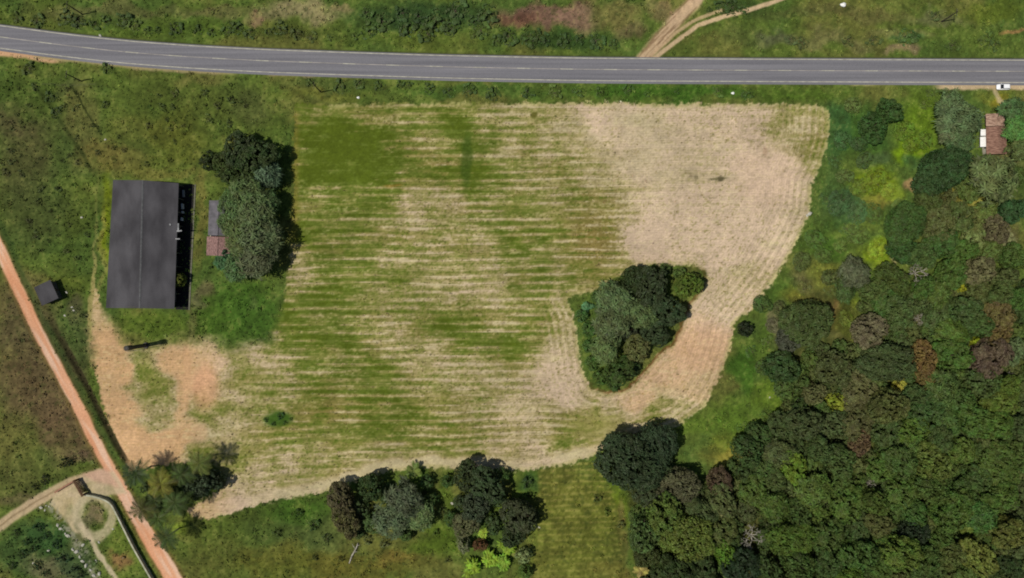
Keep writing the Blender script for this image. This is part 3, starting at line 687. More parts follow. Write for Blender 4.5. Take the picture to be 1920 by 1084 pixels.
def rosette_crown(R, zc, squash, nros, L, seed, per=9, w=.13):
    """crown whose leaves stand in stars at the branch ends"""
    rng = np.random.default_rng(seed)
    a = rng.uniform(0, 6.283, nros); r = R*.95*np.sqrt(rng.uniform(0, 1, nros))
    r = r*(1+.12*np.sin(3*a+seed)+.08*np.sin(5*a+2*seed))
    zz = zc + squash*R*np.sqrt(np.clip(1-(r/(R*1.1))**2, 0, 1)) + rng.normal(0, .10*R, nros)
    ctr = np.stack([r*np.cos(a), r*np.sin(a), zz], 1)
    up = unit(np.stack([np.cos(a)*r/R*.8, np.sin(a)*r/R*.8, np.ones(nros)], 1) + rng.normal(0, .25, (nros, 3)))
    out, var = [], []
    t1 = unit(np.cross(up, rng.normal(0, 1, (nros, 3)))); t2 = np.cross(up, t1)
    base = rng.uniform(.25, .75, nros)
    for k in range(per):
        th = 2*math.pi*k/per + rng.uniform(-.3, .3, nros)
        dr = t1*np.cos(th)[:, None] + t2*np.sin(th)[:, None]
        ll = (L*rng.uniform(.65, 1.25, nros))[:, None]; sd = np.cross(up, dr)*ll*w
        lift = rng.uniform(.15, .65, nros)[:, None]
        p0 = ctr; p1 = ctr + dr*ll*.55 + up*ll*lift*.5; p2 = ctr + dr*ll + up*ll*(lift*.5-.28)
        out.append(np.stack([p0-sd*.35, p1-sd, p1+sd, p0+sd*.35], 1)); out.append(np.stack([p1-sd, p2-sd*.15, p2+sd*.15, p1+sd], 1))
        vv = np.clip(base + rng.normal(0, .2, nros), 0, 1); var += [vv, vv]
    m = nros*3; a = rng.uniform(0, 6.283, m); rr = R*.9*np.sqrt(rng.uniform(0, 1, m))        # lower leaves, coloured darker to paint the shade between the stars
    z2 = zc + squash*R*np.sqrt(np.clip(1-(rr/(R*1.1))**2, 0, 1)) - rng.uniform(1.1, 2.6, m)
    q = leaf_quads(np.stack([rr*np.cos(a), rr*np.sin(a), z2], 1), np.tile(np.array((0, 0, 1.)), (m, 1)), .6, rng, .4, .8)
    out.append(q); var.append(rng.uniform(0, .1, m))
    return np.concatenate(out).reshape(-1, 3), np.concatenate(var)

def palm_crown(R, zc, nf, seed, lw=.10):
    rng = np.random.default_rng(seed); out, var = [], []
    for k in range(nf):
        a = 2*math.pi*k/nf*1.0 + rng.uniform(-.2, .2); L = R*rng.uniform(.85, 1.2); el = rng.uniform(.05, 1.0)
        d = np.array((math.cos(a), math.sin(a), 0)); s = np.array((-math.sin(a), math.cos(a), 0)); twist = rng.uniform(-.5, .5)
        ts = np.linspace(.0, 1, 13)
        pts = [np.array((0, 0, zc)) + d*L*t*math.cos(el*.6) + np.array((0, 0, 1))*L*(t*math.sin(el) - t*t*(.45+.35*math.sin(el))) for t in ts]
        v0 = rng.uniform(.25, .8)
        for i in range(12):
            p, q = pts[i], pts[i+1]; w = .035*R/4
            out.append(np.array([p-s*w, q-s*w, q+s*w, p+s*w])); var.append(v0)
            if i < 1: continue
            t = ts[i]; ll = L*.27*math.sin(math.pi*min(1, .12+t*.95))**.7*.9 + .12
            for sg in (-1, 1):
                for h in (0, .5):
                    b = p*(1-h)+q*h
                    tip = b + s*sg*ll*.86 + d*ll*.55 + np.array((0, 0, -ll*(.35 + sg*twist*.5)))
                    e = d*lw
                    out.append(np.array([b-e*.4, tip-e*.1, tip+e*.1, b+e])); var.append(min(1, max(0, v0+rng.normal(0, .15))))
    return np.array(out).reshape(-1, 3), np.array(var)

def broad_leaf_clump(R, n, seed):
    """banana-like plants: long broad arching leaves from a few stems"""
    rng = np.random.default_rng(seed); out, var = [], []
    for c in range(n):
        a0 = rng.uniform(0, 6.28); rr = R*.65*math.sqrt(rng.uniform(0, 1)); cx, cy = rr*math.cos(a0), rr*math.sin(a0); h = rng.uniform(1.2, 2.4)
        for k in range(9):
            a = k*.7 + rng.uniform(-.3, .3) + c; L = rng.uniform(1.1, 1.9)
            d = np.array((math.cos(a), math.sin(a), 0)); s = np.array((-math.sin(a), math.cos(a), 0)); el = rng.uniform(.3, 1.0)
            P_ = [np.array((cx, cy, h)) + d*L*t + np.array((0, 0, 1))*L*(t*el - t*t*.9) for t in (0, .35, .7, 1)]
            W_ = (.04, .27, .22, .03); v0 = rng.uniform(.3, .85)
            for i in range(3):
                for sg in (-1, 1):
                    e0 = s*sg*W_[i] + np.array((0, 0, -.3*W_[i])); e1 = s*sg*W_[i+1] + np.array((0, 0, -.3*W_[i+1]))
                    out.append(np.array([P_[i], P_[i+1], P_[i+1]+e1, P_[i]+e0])); var.append(min(1, max(0, v0+rng.normal(0, .08))))
    return np.array(out).reshape(-1, 3), np.array(var)

def trunk_mb(R, zc, r0, limbs, seed, top=None):
    rng = random.Random(seed); mb = MB(); fork = zc*.55
    lean = (rng.uniform(-.3, .3), rng.uniform(-.3, .3))
    mb.path([(0, 0, -.3), (lean[0]*.4, lean[1]*.4, fork*.5), (lean[0], lean[1], fork)], [r0*1.25, r0*.9, r0*.75], 9)
    for k in range(limbs):
        a = 2*math.pi*k/limbs + rng.uniform(-.4, .4); rr = R*rng.uniform(.45, .75)
        m = (lean[0]+rr*.4*math.cos(a), lean[1]+rr*.4*math.sin(a), fork + (zc-fork)*.75)
        e = (rr*math.cos(a), rr*math.sin(a), zc + R*.22)
        mb.path([(lean[0], lean[1], fork-.1), m, e], [r0*.5, r0*.34, r0*.1], 6)
    mb.path([(lean[0], lean[1], fork-.05), (0, 0, zc+R*.25)], [r0*.6, r0*.15], 6)
    return mb

def bare_branches(R, h, seed):
    rng = random.Random(seed); mb = MB()
    def rec(p, d, L, r, n):
        q = p + d*L; mb.tube(p, q, r, r*.68, 5)
        if n == 0: return
        for _ in range(3 if n > 1 else 3):
            dd = (d + Vector((rng.uniform(-.9, .9), rng.uniform(-.9, .9), rng.uniform(-.35, .45)))).normalized()
            rec(q, dd, L*rng.uniform(.62, .85), r*.62, n-1)
    for k in range(6):
        a = k*1.05 + rng.uniform(-.3, .3)
        rec(Vector((0, 0, h*.55)), Vector((math.cos(a)*.9, math.sin(a)*.9, rng.uniform(.35, .9))).normalized(), R*.36, .13*R/4, 3)
    return mb

PROTO = {}
def proto(key, crown, trunk, R, zc):
    v, var = crown
    PROTO[key] = (raw_mesh('leaves', v, 4, M_LEAF, var=var), trunk.mesh('trunk', M_BARK, True), R, zc)
for i in range(4): proto(('broad', i), broad_crown(5.0, 5.0, .62, 34, 11500, .50, 60+i), trunk_mb(5.0, 5.0, .28, 6, i), 5.0, 6.8)
for i in range(3): proto(('small', i), broad_crown(3.0, 2.9, .66, 18, 5200, .40, 70+i), trunk_mb(3.0, 2.9, .15, 5, 10+i), 3.0, 4.2)
for i in range(3): proto(('big', i), broad_crown(8.0, 6.5, .50, 60, 25000, .56, 80+i), trunk_mb(8.0, 6.5, .42, 7, 20+i), 8.0, 9.0)
for i in range(3): proto(('shrub', i), broad_crown(1.6, .7, .70, 9, 1500, .34, 90+i), trunk_mb(1.6, .8, .06, 4, 30+i), 1.6, 1.3)
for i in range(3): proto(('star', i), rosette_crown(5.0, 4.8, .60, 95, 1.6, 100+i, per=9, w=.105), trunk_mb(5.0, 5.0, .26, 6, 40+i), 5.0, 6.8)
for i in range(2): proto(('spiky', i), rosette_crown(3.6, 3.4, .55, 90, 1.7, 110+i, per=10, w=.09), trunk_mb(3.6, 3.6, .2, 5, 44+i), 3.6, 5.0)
for i in range(2):
    t_ = MB(); t_.path([(0, 0, -.3), (.15, .1, 3), (.1, .25, 6), (0, 0, 8.9)], [.26, .19, .16, .15], 9)
    proto(('palm', i), palm_crown(4.5, 8.9, 16, 120+i, .10), t_, 4.0, 9.0)
t_ = MB(); t_.path([(0, 0, -.2), (0, 0, 2.2)], [.12, .09], 7)
proto(('youngpalm', 0), palm_crown(2.1, 2.2, 13, 130, .09), t_, 2.1, 2.6)
for i in range(2):
    t_ = MB()
    for k in range(3): t_.path([(math.cos(k*2.1)*.6, math.sin(k*2.1)*.6, -.2), (math.cos(k*2.1)*.7, math.sin(k*2.1)*.7, 1.7)], [.13, .10], 7)
    proto(('banana', i), broad_leaf_clump(2.6, 9, 140+i), t_, 2.9, 2.4)
DEAD = []
for i in range(2):
    tb = MB(); tb.path([(0, 0, -.3), (0, 0, 4.0)], [.2, .15], 8)
    DEAD.append((bare_branches(4.6, 7.0, 150+i).mesh('branches', M_DEADWOOD, True), tb.mesh('trunk', M_DEADWOOD, True), 4.6, 6.2))

PLANTS = []          # every placed plant: [root, px, py, kind word, colour, r]
NAMES = {'broad': ('broadleaf_tree', 'tree'), 'small': ('small_tree', 'tree'), 'big': ('large_tree', 'tree'), 'shrub': ('shrub', 'shrub'), 'star': ('broadleaf_tree', 'tree'),
         'spiky': ('spiky_tree', 'tree'), 'palm': ('palm_tree', 'palm'), 'youngpalm': ('young_palm', 'palm'), 'banana': ('banana_clump', 'banana plant')}
CNT = {}
def plant(px, py, rpx, col, kind='broad', label=None, group=None, hz=1.0, zone=None):
    r = rpx/M_PX
    if kind == 'broad' and r < 3.4: kind = 'small'
    if kind == 'small' and r < 1.9: kind = 'shrub'
    if kind == 'broad' and r > 6.3: kind = 'big'
    n = len([k for k in PROTO if k[0] == kind]); c = CNT.get(kind, 0); CNT[kind] = c+1
    leaves, trunk, R0, zc = PROTO[(kind, c % n)]
    s = r/R0; sz = (0.45+.55*s)*hz*random.uniform(.92, 1.1)
    x, y = g(px, py, zc*sz)
    name, cat = NAMES[kind]
    root = empty(name, (x, y, ground_z(x, y)), random.uniform(0, 6.28), label, cat, group)
    ex = random.uniform(.86, 1.16) if kind in ('broad', 'small', 'big', 'shrub', 'star') else 1.0
    root.scale = (s*ex, s/ex, sz)
    cr = link('crown', leaves, root); tr = link('trunk', trunk, root)
    col = np.array(col, float); gy = col.mean()
    col = col*.86 + np.array((gy*1.08, gy*1.06, gy*.72))*.14
    if zone == 'forest': col = (col*.7 + np.array((66, 80, 36))*.3)*np.array((1.03, 1.09, .98))
    if zone is None and kind == 'star' and col.sum() < 195: col = col*np.array((1.24, 1.3, 1.08))
    if zone is None and kind in ('broad', 'big') and col.sum() < 150: col = col*np.array((1.16, 1.2, 1.02))
    if kind == 'palm': col = col*np.array((.98, .98, .72))
    if zone in ('meadow', 'verge_n', 'verge_s', 'scrub', 'south'):       # low bushes share the tint of the growth around them
        gx, gy_ = g(px, py); sm = C[int(np.clip((gy_-ys[0])/STEP, 2, ny-3)), int(np.clip((gx-xs[0])/STEP, 2, nx_-3))]
        col = col*.5 + sm*.45
    b = to_albedo(col)*TREE_GAIN*random.uniform(.92, 1.08)
    cr.color = (float(b[0]), float(b[1]), float(b[2]), 1)
    PLANTS.append([root, px, py, kind, tuple(col), rpx, zone, label])
    return root
TREE_GAIN = 1.55
def dead(px, py, rpx, i, label):
    br, tr, R0, zc = DEAD[i]; s = rpx/M_PX/R0; x, y = g(px, py, zc*s)
    root = empty('dead_tree', (x, y, ground_z(x, y)), random.uniform(0, 6), label, 'dead tree', None); root.scale = (s, s, s)
    link('branches', br, root); link('trunk', tr, root)
    PLANTS.append([root, px, py, 'dead', (150,140,120), rpx, None, label])

# ------------------------------------------------------------------ trees named one by one (photo position of the crown, radius in px, colour)
P_ = plant
# grove by the shed
P_(389,300,19,(44,56,22),'small','dark round shrub standing alone left of the grove by the shed')
P_(419,306,24,(62,76,32),'broad','olive tree on the upper left of the grove beside the shed')
P_(447,284,34,(54,68,34),'broad','grey-green tree at the top of the grove right of the shed')
P_(480,292,34,(46,58,32),'broad','dark tree at the top right corner of the grove by the field')
P_(443,326,28,(52,64,34),'broad','dull green tree in the upper grove above the small house')
P_(498,325,24,(72,92,66),'spiky','pale blue-green spiky tree jutting right from the grove')
P_(466,362,34,(60,70,46),'star','star-leaved tree in the middle of the grove beside the field')
P_(503,378,20,(52,66,44),'star','small star-leaved tree on the right flank of the grove')
P_(434,388,28,(62,76,50),'star','star-leaved tree leaning over the top of the small grey-roofed house')
P_(426,418,18,(58,70,46),'star','small star-leaved tree hanging over the middle of the small house roof')
P_(478,408,36,(58,66,46),'star','large star-leaved tree at the heart of the grove by the shed')
P_(446,432,26,(64,72,46),'star','star-leaved tree overhanging the tiled half of the small house')
P_(488,446,36,(58,64,48),'star','large grey-green star-leaved tree on the lower right of the grove')
P_(455,462,28,(62,68,44),'star','star-leaved tree just right of the pink tiled roof')
P_(480,488,34,(60,62,50),'star','star-leaved tree at the bottom right end of the grove')
P_(448,502,26,(56,72,50),'star','star-leaved tree at the bottom tip of the grove')
P_(412,492,18,(52,88,50),'banana','fresh green leafy clump below the pink tiled roof')
P_(430,478,14,(50,80,50),'small','small green tree below right of the pink tiled roof')
P_(333,525,14,(84,92,28),'small','small lone olive tree against the right side of the dark shed')
# island of the field
P_(1190,522,24,(40,50,28),'broad','dark tree at the top of the tree island in the field')
P_(1222,540,37,(42,50,32),'broad','large dark tree at the upper middle of the tree island')
P_(1246,584,34,(44,56,38),'broad','dark round tree on the right flank of the tree island')
P_(1292,535,25,(78,98,30),'broad','bright green tree at the right corner of the tree island')
P_(1155,563,34,(74,92,52),'star','pale star-leaved tree on the upper left of the tree island')
P_(1150,605,36,(72,84,48),'star','grey-green star-leaved tree at the left middle of the tree island')
P_(1204,590,26,(66,76,52),'star','star-leaved tree at the centre of the tree island')
P_(1228,625,26,(44,54,36),'broad','dark tree on the lower right edge of the tree island')
P_(1196,655,26,(86,90,46),'broad','smooth olive-green tree in the lower part of the tree island')
P_(1135,655,26,(66,76,50),'star','star-leaved tree on the lower left of the tree island')
P_(1163,697,27,(48,62,28),'broad','green tree near the bottom tip of the tree island')
P_(1128,708,16,(66,90,34),'small','small bright tree at the bottom left tip of the tree island')
P_(1103,576,13,(72,120,76),'banana','light green leafy clump at the left corner of the tree island')
for a_, b_, c_, d_, l_ in [(1092,592,13,(62,96,42),'bright green bush at the upper left margin of the tree island'),(1104,618,15,(66,98,40),'bright green bush at the left margin of the tree island'),
        (1108,648,15,(60,90,36),'green bush on the left side of the tree island, lower middle'),(1112,680,15,(64,92,34),'green bush at the lower left margin of the tree island'),(1150,722,13,(58,82,32),'green bush at the very bottom of the tree island'),
        (1128,582,15,(60,88,40),'green bush beside the light green leafy clump on the tree island'),(1120,557,12,(62,90,38),'green bush on the top left slope of the tree island'),(1248,507,13,(66,86,36),'low olive bush at the top edge of the tree island'),
        (1275,512,12,(70,90,36),'low bush left of the bright corner tree on the tree island'),(1190,690,15,(56,78,34),'green bush right of the island bottom tip tree')]: P_(a_,b_,c_,d_,'small',l_,hz=.7)
P_(1180,625,18,(58,66,44),'small','small tree between the star-leaved trees of the tree island')
# palms at lower left
P_(255,888,26,(40,56,34),'palm','dark palm on the right verge of the orange dirt road, topmost of its row')
P_(268,954,24,(62,64,36),'palm','palm leaning over the orange dirt road where the white wall runs close')
P_(328,942,26,(56,72,38),'palm','palm in the middle of the palm clump, left of the sandy field corner')
P_(312,1008,24,(52,70,38),'palm','lowest palm, beside the orange dirt road below the clump')
P_(374,868,25,(76,86,44),'palm','palm at the top right of the palm clump casting a star shadow on the field')
P_(301,908,26,(96,96,42),'palm','yellowish palm at the upper middle of the palm clump')
P_(289,938,20,(50,62,36),'palm','small dark palm between the dirt road and the middle palm')
P_(366,905,29,(58,72,46),'broad','round broadleaf tree among the palms at the field corner')
P_(400,902,20,(44,56,34),'broad','dark small tree on the right side of the palm clump')
P_(340,890,22,(58,74,42),'palm','palm wedged between the yellowish palm and the round broadleaf tree')
P_(296,972,20,(60,76,40),'palm','palm just above the lowest palm of the clump')
P_(352,930,17,(66,82,40),'small','small bright tree under the round broadleaf tree of the palm clump')
P_(318,922,15,(70,84,42),'small','small green tree beneath the palms at the middle of the clump')
P_(275,915,13,(60,76,38),'small','small green tree between the topmost palm and the yellowish palm')
P_(300,955,14,(62,80,40),'small','small green tree low in the palm clump beside the road')
# row south of the field
P_(637,935,27,(78,72,46),'broad','brownish tree at the left end of the row below the field')
P_(650,976,29,(82,78,44),'broad','olive-brown tree below the brownish one at the row end')
P_(694,914,24,(44,58,32),'broad','dark tree touching the field edge in the southern row')
P_(757,938,34,(70,80,54),'star','grey star-leaved tree in the middle of the southern row')
P_(735,975,32,(74,88,58),'star','pale star-leaved tree lower left in the southern row')
P_(787,970,26,(66,76,52),'star','small pale star-leaved tree lower right in the southern row')
P_(700,985,22,(66,86,40),'small','mid-green tree between the olive-brown and the pale star-leaved trees')
for a_, b_, c_, d_, l_ in [(672,956,20,(58,74,36),'green tree between the dark and the olive-brown trees of the southern row'),(668,1000,15,(64,80,36),'low green tree above the fallen grey trunk'),
        (808,938,15,(58,82,34),'green bush right of the grey star-leaved tree'),(800,905,14,(54,78,34),'green bush below the field edge right of the small palm'),(838,905,13,(58,84,34),'green bush just left of the dark tree cluster below the field'),
        (845,975,15,(60,84,36),'green bush on the left foot of the pale olive tree'),(925,985,18,(56,74,36),'green tree in the middle of the dark southern cluster'),(936,940,15,(58,80,34),'green bush right of the grey-green tree below the field'),
        (760,1005,14,(66,90,38),'light green bush under the pale star-leaved tree'),(1000,965,12,(50,62,34),'dark bush right of the dark tree on the striped strip border'),(942,890,14,(60,86,34),'green bush right of the large dark tree below the field')]: P_(a_,b_,c_,d_,'small',l_,hz=.8)
P_(722,928,18,(60,84,44),'small','small green tree above left of the grey star-leaved tree')
P_(775,884,16,(92,112,44),'youngpalm','small yellow-green palm on the field edge above the grey star-leaved tree')
P_(873,894,26,(46,54,34),'broad','dark tree at the top left of the cluster right of the gap')
P_(912,912,34,(46,58,38),'broad','large dark tree touching the bottom edge of the field')
P_(893,952,28,(56,66,44),'broad','grey-green tree under the large dark tree below the field')
P_(862,944,14,(60,74,44),'small','small tree at the left end of the cluster below the field')
P_(972,972,34,(50,54,38),'broad','dark tree on the left border of the striped strip')
P_(964,1004,24,(44,54,34),'broad','dark tree just above the bright banana clumps')
P_(873,986,24,(90,92,58),'broad','pale olive tree below the small tree of the southern cluster')
P_(868,1022,16,(108,112,80),'small','pale greyish shrubby tree above the left banana clump')
P_(900,1025,14,(98,68,42),'small','reddish-brown small tree above the banana clumps')
P_(905,1000,12,(124,150,44),'banana','tiny bright green leafy clump beside the reddish tree')
P_(882,1068,22,(116,150,34),'banana','bright green banana clump at the bottom, left of the others')
P_(917,1050,20,(112,146,34),'banana','bright green banana clump in the middle of the bottom group')
P_(950,1026,20,(106,140,32),'banana','bright green banana clump at the top right of the bottom group')
P_(944,1056,19,(98,134,34),'banana','bright green banana clump at the lower right of the bottom group')
P_(982,1044,15,(112,126,76),'small','pale round shrub right of the banana clumps')
P_(985,1075,14,(78,104,40),'small','small green tree on the bottom edge left of the striped strip')
# around the houses on the right
P_(1782,196,26,(84,104,62),'star','star-leaved tree nearest the road, left of the house path')
P_(1800,222,36,(82,100,62),'star','large pale star-leaved tree left of the red-roofed house')
P_(1802,258,27,(72,94,54),'star','star-leaved tree beside the white tanks of the red-roofed house')
P_(1779,248,18,(96,106,70),'star','small pale star-leaved tree on the left fringe by the red-roofed house')
P_(1903,206,22,(72,100,54),'star','star-leaved tree right of the yard of the red-roofed house')
P_(1910,240,24,(60,88,48),'star','star-leaved tree at the right edge beside the red roof')
P_(1914,280,20,(84,98,50),'star','star-leaved tree at the right edge below the red roof')
P_(1776,316,42,(48,72,34),'broad','big dark green tree below left of the red-roofed house')
P_(1814,300,20,(54,78,40),'broad','dark green tree just below the white tanks')
P_(1866,335,42,(86,98,54),'star','large mottled star-leaved tree below the red-roofed house')
P_(1740,350,24,(50,72,34),'broad','dark green tree at the left foot of the big dark green tree')
P_(1672,206,22,(46,66,32),'broad','dark small-leaved tree in the green scrub below the road')
P_(1640,238,28,(50,78,30),'broad','rounded green tree at the top left of the scrub',hz=.6)
P_(1703,420,38,(58,82,32),'broad','wide deep green tree in the middle of the eastern scrub')
P_(1700,468,28,(52,78,32),'broad','deep green tree below the wide tree of the scrub')
P_(1762,418,32,(82,88,44),'broad','olive tree right of the wide deep green tree')
P_(1768,456,30,(60,86,34),'broad','green tree below the olive tree in the scrub')
P_(1830,446,24,(100,112,58),'small','pale yellow-green tree in the scrub near the right edge')
P_(1890,452,20,(128,132,86),'small','very pale small tree near the right edge of the scrub')
P_(1872,430,26,(88,82,54),'broad','brownish tree near the right edge above the very pale one')
P_(1904,396,24,(48,76,38),'broad','dark green tree at the right edge of the scrub')
P_(1802,534,14,(138,142,26),'small','small bright yellow tree at the top of the forest')
P_(1678,522,30,(62,76,28),'broad','dark olive tree at the left foot of the scrub')
P_(1790,511,28,(68,92,34),'broad','mid-green tree above the bright yellow tree')
P_(1842,508,28,(94,92,58),'broad','brown-olive tree right of the bright yellow tree')
P_(1604,512,28,(74,80,54),'star','grey star-leaved tree left of the pale bare patch')
P_(1400,618,15,(36,46,24),'small','dark shrubby tree on the edge of the field bend')
# forest, distinctive crowns
P_(1515,607,46,(62,76,34),'broad','big round green crown beside the orange bare patch at the forest corner')
P_(1486,636,26,(66,70,54),'broad','grey-green crown overlapping the lower left of the big round crown')
P_(1467,690,31,(44,60,32),'broad','dark green crown at the left tip of the forest')
P_(1636,620,32,(98,92,66),'broad','grey-brown crown between the yellow-green clearing and the forest')
P_(1668,680,44,(64,78,40),'broad','large round green crown left of the rust-brown one')
P_(1734,672,28,(98,78,40),'broad','round rust-brown crown in the upper forest')
P_(1738,708,22,(94,80,40),'broad','olive-brown crown directly below the rust-brown one')
P_(1568,692,34,(72,80,40),'broad','mid-green crown with dark gaps below the clearing')
P_(1875,592,30,(94,84,44),'broad','golden-brown crown near the right edge of the upper forest')
P_(1877,626,24,(96,82,42),'broad','brownish crown right under the golden-brown one')
P_(1863,672,36,(84,70,54),'broad','purplish-brown crown near the right edge')
P_(1837,645,14,(128,140,24),'small','small bright yellow-green crown beside the purplish-brown one')
P_(1690,727,15,(142,138,50),'small','small yellow crown below the large round green one')
P_(1572,756,20,(110,120,30),'small','bright lime crown at the forest edge')
P_(1880,756,32,(78,94,30),'broad','bright green crown at the right edge in mid forest')
P_(1490,876,28,(88,112,30),'broad','bright green crown in the lower left forest')
P_(1615,832,22,(92,74,50),'broad','reddish-brown crown in the middle of the forest')
P_(1180,868,56,(40,50,34),'big','very large dark tree at the field corner above the forest')
P_(1232,842,42,(40,52,38),'broad','dark tree at the upper right of the very large dark tree')
P_(1272,915,38,(84,84,56),'broad','grey-olive tree below right of the very large dark tree')
P_(1236,888,28,(44,54,34),'broad','dark tree wedged below the dark tree at the upper right of the very large one')
P_(1215,925,28,(56,66,38),'broad','mid-green tree directly below the very large dark tree')
P_(1293,1012,46,(86,100,36),'broad','large lime-olive crown in the lower left forest')
P_(1364,962,15,(146,138,96),'small','small cream-coloured crown in the left forest')
P_(1352,908,26,(76,62,44),'broad','dull brown crown at the left edge of the forest')
P_(1716,1003,28,(30,40,26),'broad','very dark crown in the lower forest')
P_(1391,1062,34,(28,40,24),'broad','very dark crown on the bottom edge of the forest')
P_(1816,995,15,(92,112,40),'youngpalm','small palm poking out of the lower right forest')
P_(1204,1072,15,(150,140,70),'youngpalm','small yellowish palm on the bottom edge left of the forest')
P_(1870,922,11,(118,136,44),'youngpalm','small lime palm near the right edge of the forest')
dead(1413,1008,28,0,'bare grey dead tree in the lower left forest')
dead(1722,512,26,1,'bare greyish dead tree with twisted branches in the scrub')
dead(1724,598,15,0,'small bare grey tree in a dark gap of the upper forest')
dead(1632,908,13,1,'small bare tree with a pale leaning trunk in the middle forest')
dead(1895,705,11,0,'small whitish bare tree close to the right edge')
dead(1262,905,9,1,'small pale leafless tree in front of the very large dark tree')

LANDMARKS = [(p[1], p[2], p[7]) for p in PLANTS]
# short handles by which the other forest crowns are located
REFS = [(1515,607,'the big round crown by the orange patch'),(1734,672,'the rust-brown crown'),(1875,592,'the golden-brown crown'),(1863,672,'the purplish-brown crown'),
        (1690,727,'the small yellow crown'),(1572,756,'the lime crown'),(1880,756,'the bright crown at the right edge'),(1490,876,'the bright green crown'),(1615,832,'the reddish-brown crown'),
        (1232,842,'the very large dark tree'),(1293,1012,'the large lime-olive crown'),(1364,962,'the cream-coloured crown'),(1716,1003,'the very dark lower crown'),(1413,1008,'the bare grey tree'),
        (1816,995,'the forest palm'),(1870,922,'the lime palm'),(1632,908,'the pale leaning trunk'),(1802,534,'the bright yellow tree'),(1830,446,'the pale yellow-green tree'),
        (1703,420,'the wide tree of the scrub'),(1866,335,'the mottled tree below the house'),(1391,1062,'the very dark bottom crown'),(1467,690,'the dark crown at the forest tip')]
# ------------------------------------------------------------------ the rest of the forest crowns
FOREST = [(1690,587,30,(70,80,46)),(1662,560,28,(60,80,36)),(1720,566,24,(72,78,48)),(1757,590,26,(66,76,44)),(1817,587,30,(60,72,40)),(1787,625,26,(76,92,36)),
 (1790,667,32,(64,84,32)),(1852,722,34,(62,72,38)),(1896,726,20,(84,96,34)),(1772,727,28,(64,76,38)),(1740,768,36,(52,70,36)),(1800,758,30,(56,74,34)),(1670,764,34,(84,78,46)),
 (1616,728,32,(88,74,54)),(1602,757,24,(82,68,50)),(1610,793,30,(82,70,48)),(1565,797,28,(62,66,44)),(1500,760,18,(40,52,24)),(1510,795,30,(64,66,46)),(1470,798,26,(62,68,42)),
 (1665,806,32,(62,72,40)),(1716,806,28,(74,92,32)),(1777,790,28,(58,76,34)),(1830,786,32,(62,80,32)),(1868,800,30,(66,84,30)),(1905,800,24,(58,66,38)),(1527,921,32,(72,84,34)),
 (1464,850,26,(72,72,48)),(1577,864,30,(62,74,40)),(1540,845,22,(60,70,42)),(1655,876,26,(76,94,38)),(1691,868,30,(62,76,36)),(1752,870,34,(84,88,38)),(1802,846,26,(82,94,38)),
 (1875,876,40,(72,84,34)),(1835,895,24,(60,72,38)),(1690,925,30,(74,90,38)),(1752,918,30,(66,78,36)),(1810,925,28,(60,76,36)),(1880,935,30,(66,82,32)),(1590,948,32,(72,88,34)),
 (1645,945,24,(74,84,36)),(1715,964,26,(54,78,34)),(1790,958,34,(66,82,32)),(1486,1013,38,(76,92,32)),(1552,1004,30,(62,74,34)),(1452,952,26,(62,74,28)),(1500,965,24,(58,70,34)),
 (1648,984,24,(80,72,44)),(1610,1000,24,(56,66,36)),(1691,1040,34,(86,98,38)),(1616,1044,32,(56,76,34)),(1655,1068,22,(64,78,34)),(1842,970,28,(56,84,38)),(1895,1000,30,(98,90,44)),
 (1860,1015,22,(72,80,36)),(1840,1048,32,(102,98,44)),(1783,1044,28,(80,80,42)),(1892,1068,26,(40,50,28)),(1740,1050,26,(60,74,34)),(1503,1062,30,(56,70,32)),(1556,1060,26,(50,64,32)),
 (1596,1084,22,(78,102,34)),(1730,1092,24,(52,62,30)),(1247,964,34,(78,88,38)),(1211,1003,32,(66,80,46)),(1356,940,28,(86,84,56)),(1318,962,26,(62,66,44)),(1354,998,28,(76,76,42)),
 (1362,1040,22,(82,110,32)),(1213,1045,22,(60,60,34)),(1272,1072,30,(42,50,26)),(1316,1060,26,(54,62,38)),(1405,846,28,(52,68,38)),(1414,920,28,(72,84,34)),(1436,880,26,(60,74,36)),
 (1400,960,20,(68,66,44)),(1445,1075,26,(50,62,32)),(1300,950,18,(60,62,42)),(1440,1010,20,(62,72,36)),(1330,1092,20,(46,54,30)),(1424,815,22,(56,72,38)),(1530,740,20,(98,86,64)),
 (1500,720,18,(66,76,38)),(1630,655,20,(76,82,52)),(1600,660,16,(90,90,58)),(1840,612,22,(62,76,40)),(1905,660,22,(84,92,70)),(1906,620,18,(76,84,40)),(1908,560,22,(62,88,38)),
 (1880,548,22,(74,80,44)),(1842,548,22,(84,82,48)),(1760,552,22,(80,92,40)),(1545,560,0,(0,0,0)),(1720,740,22,(60,72,42)),(1640,716,18,(78,84,46)),(1700,640,0,(0,0,0)),
 (1905,846,22,(70,80,36)),(1560,830,0,(0,0,0)),(1455,905,20,(74,80,46)),(1540,965,18,(74,86,34)),(1580,910,22,(66,80,36)),(1655,1020,20,(66,84,34)),(1770,1008,22,(60,76,32)),
 (1815,1084,24,(72,80,36)),(1870,1095,24,(60,66,36)),(1632,855,16,(72,70,46)),(1765,826,24,(62,72,40)),(1715,838,20,(66,80,36)),(1725,895,18,(60,70,38)),(1785,885,16,(70,78,36)),
 (1890,520,20,(84,84,54)),(1905,480,22,(72,88,40)),(1860,470,20,(84,92,46)),(1800,408,28,(78,82,44)),(1828,412,22,(94,88,50)),(1810,470,22,(72,94,38)),(1735,480,22,(66,80,44)),
 (1850,395,18,(92,98,48)),(1735,540,20,(64,84,36)),(1640,545,22,(76,84,46)),(1560,520,16,(84,84,52)),(1585,545,20,(58,72,38)),(1625,575,14,(82,86,48)),(1745,380,20,(72,76,40)),
 (1906,330,20,(72,84,40)),(1820,352,22,(84,92,46)),(1780,372,18,(84,78,50))]
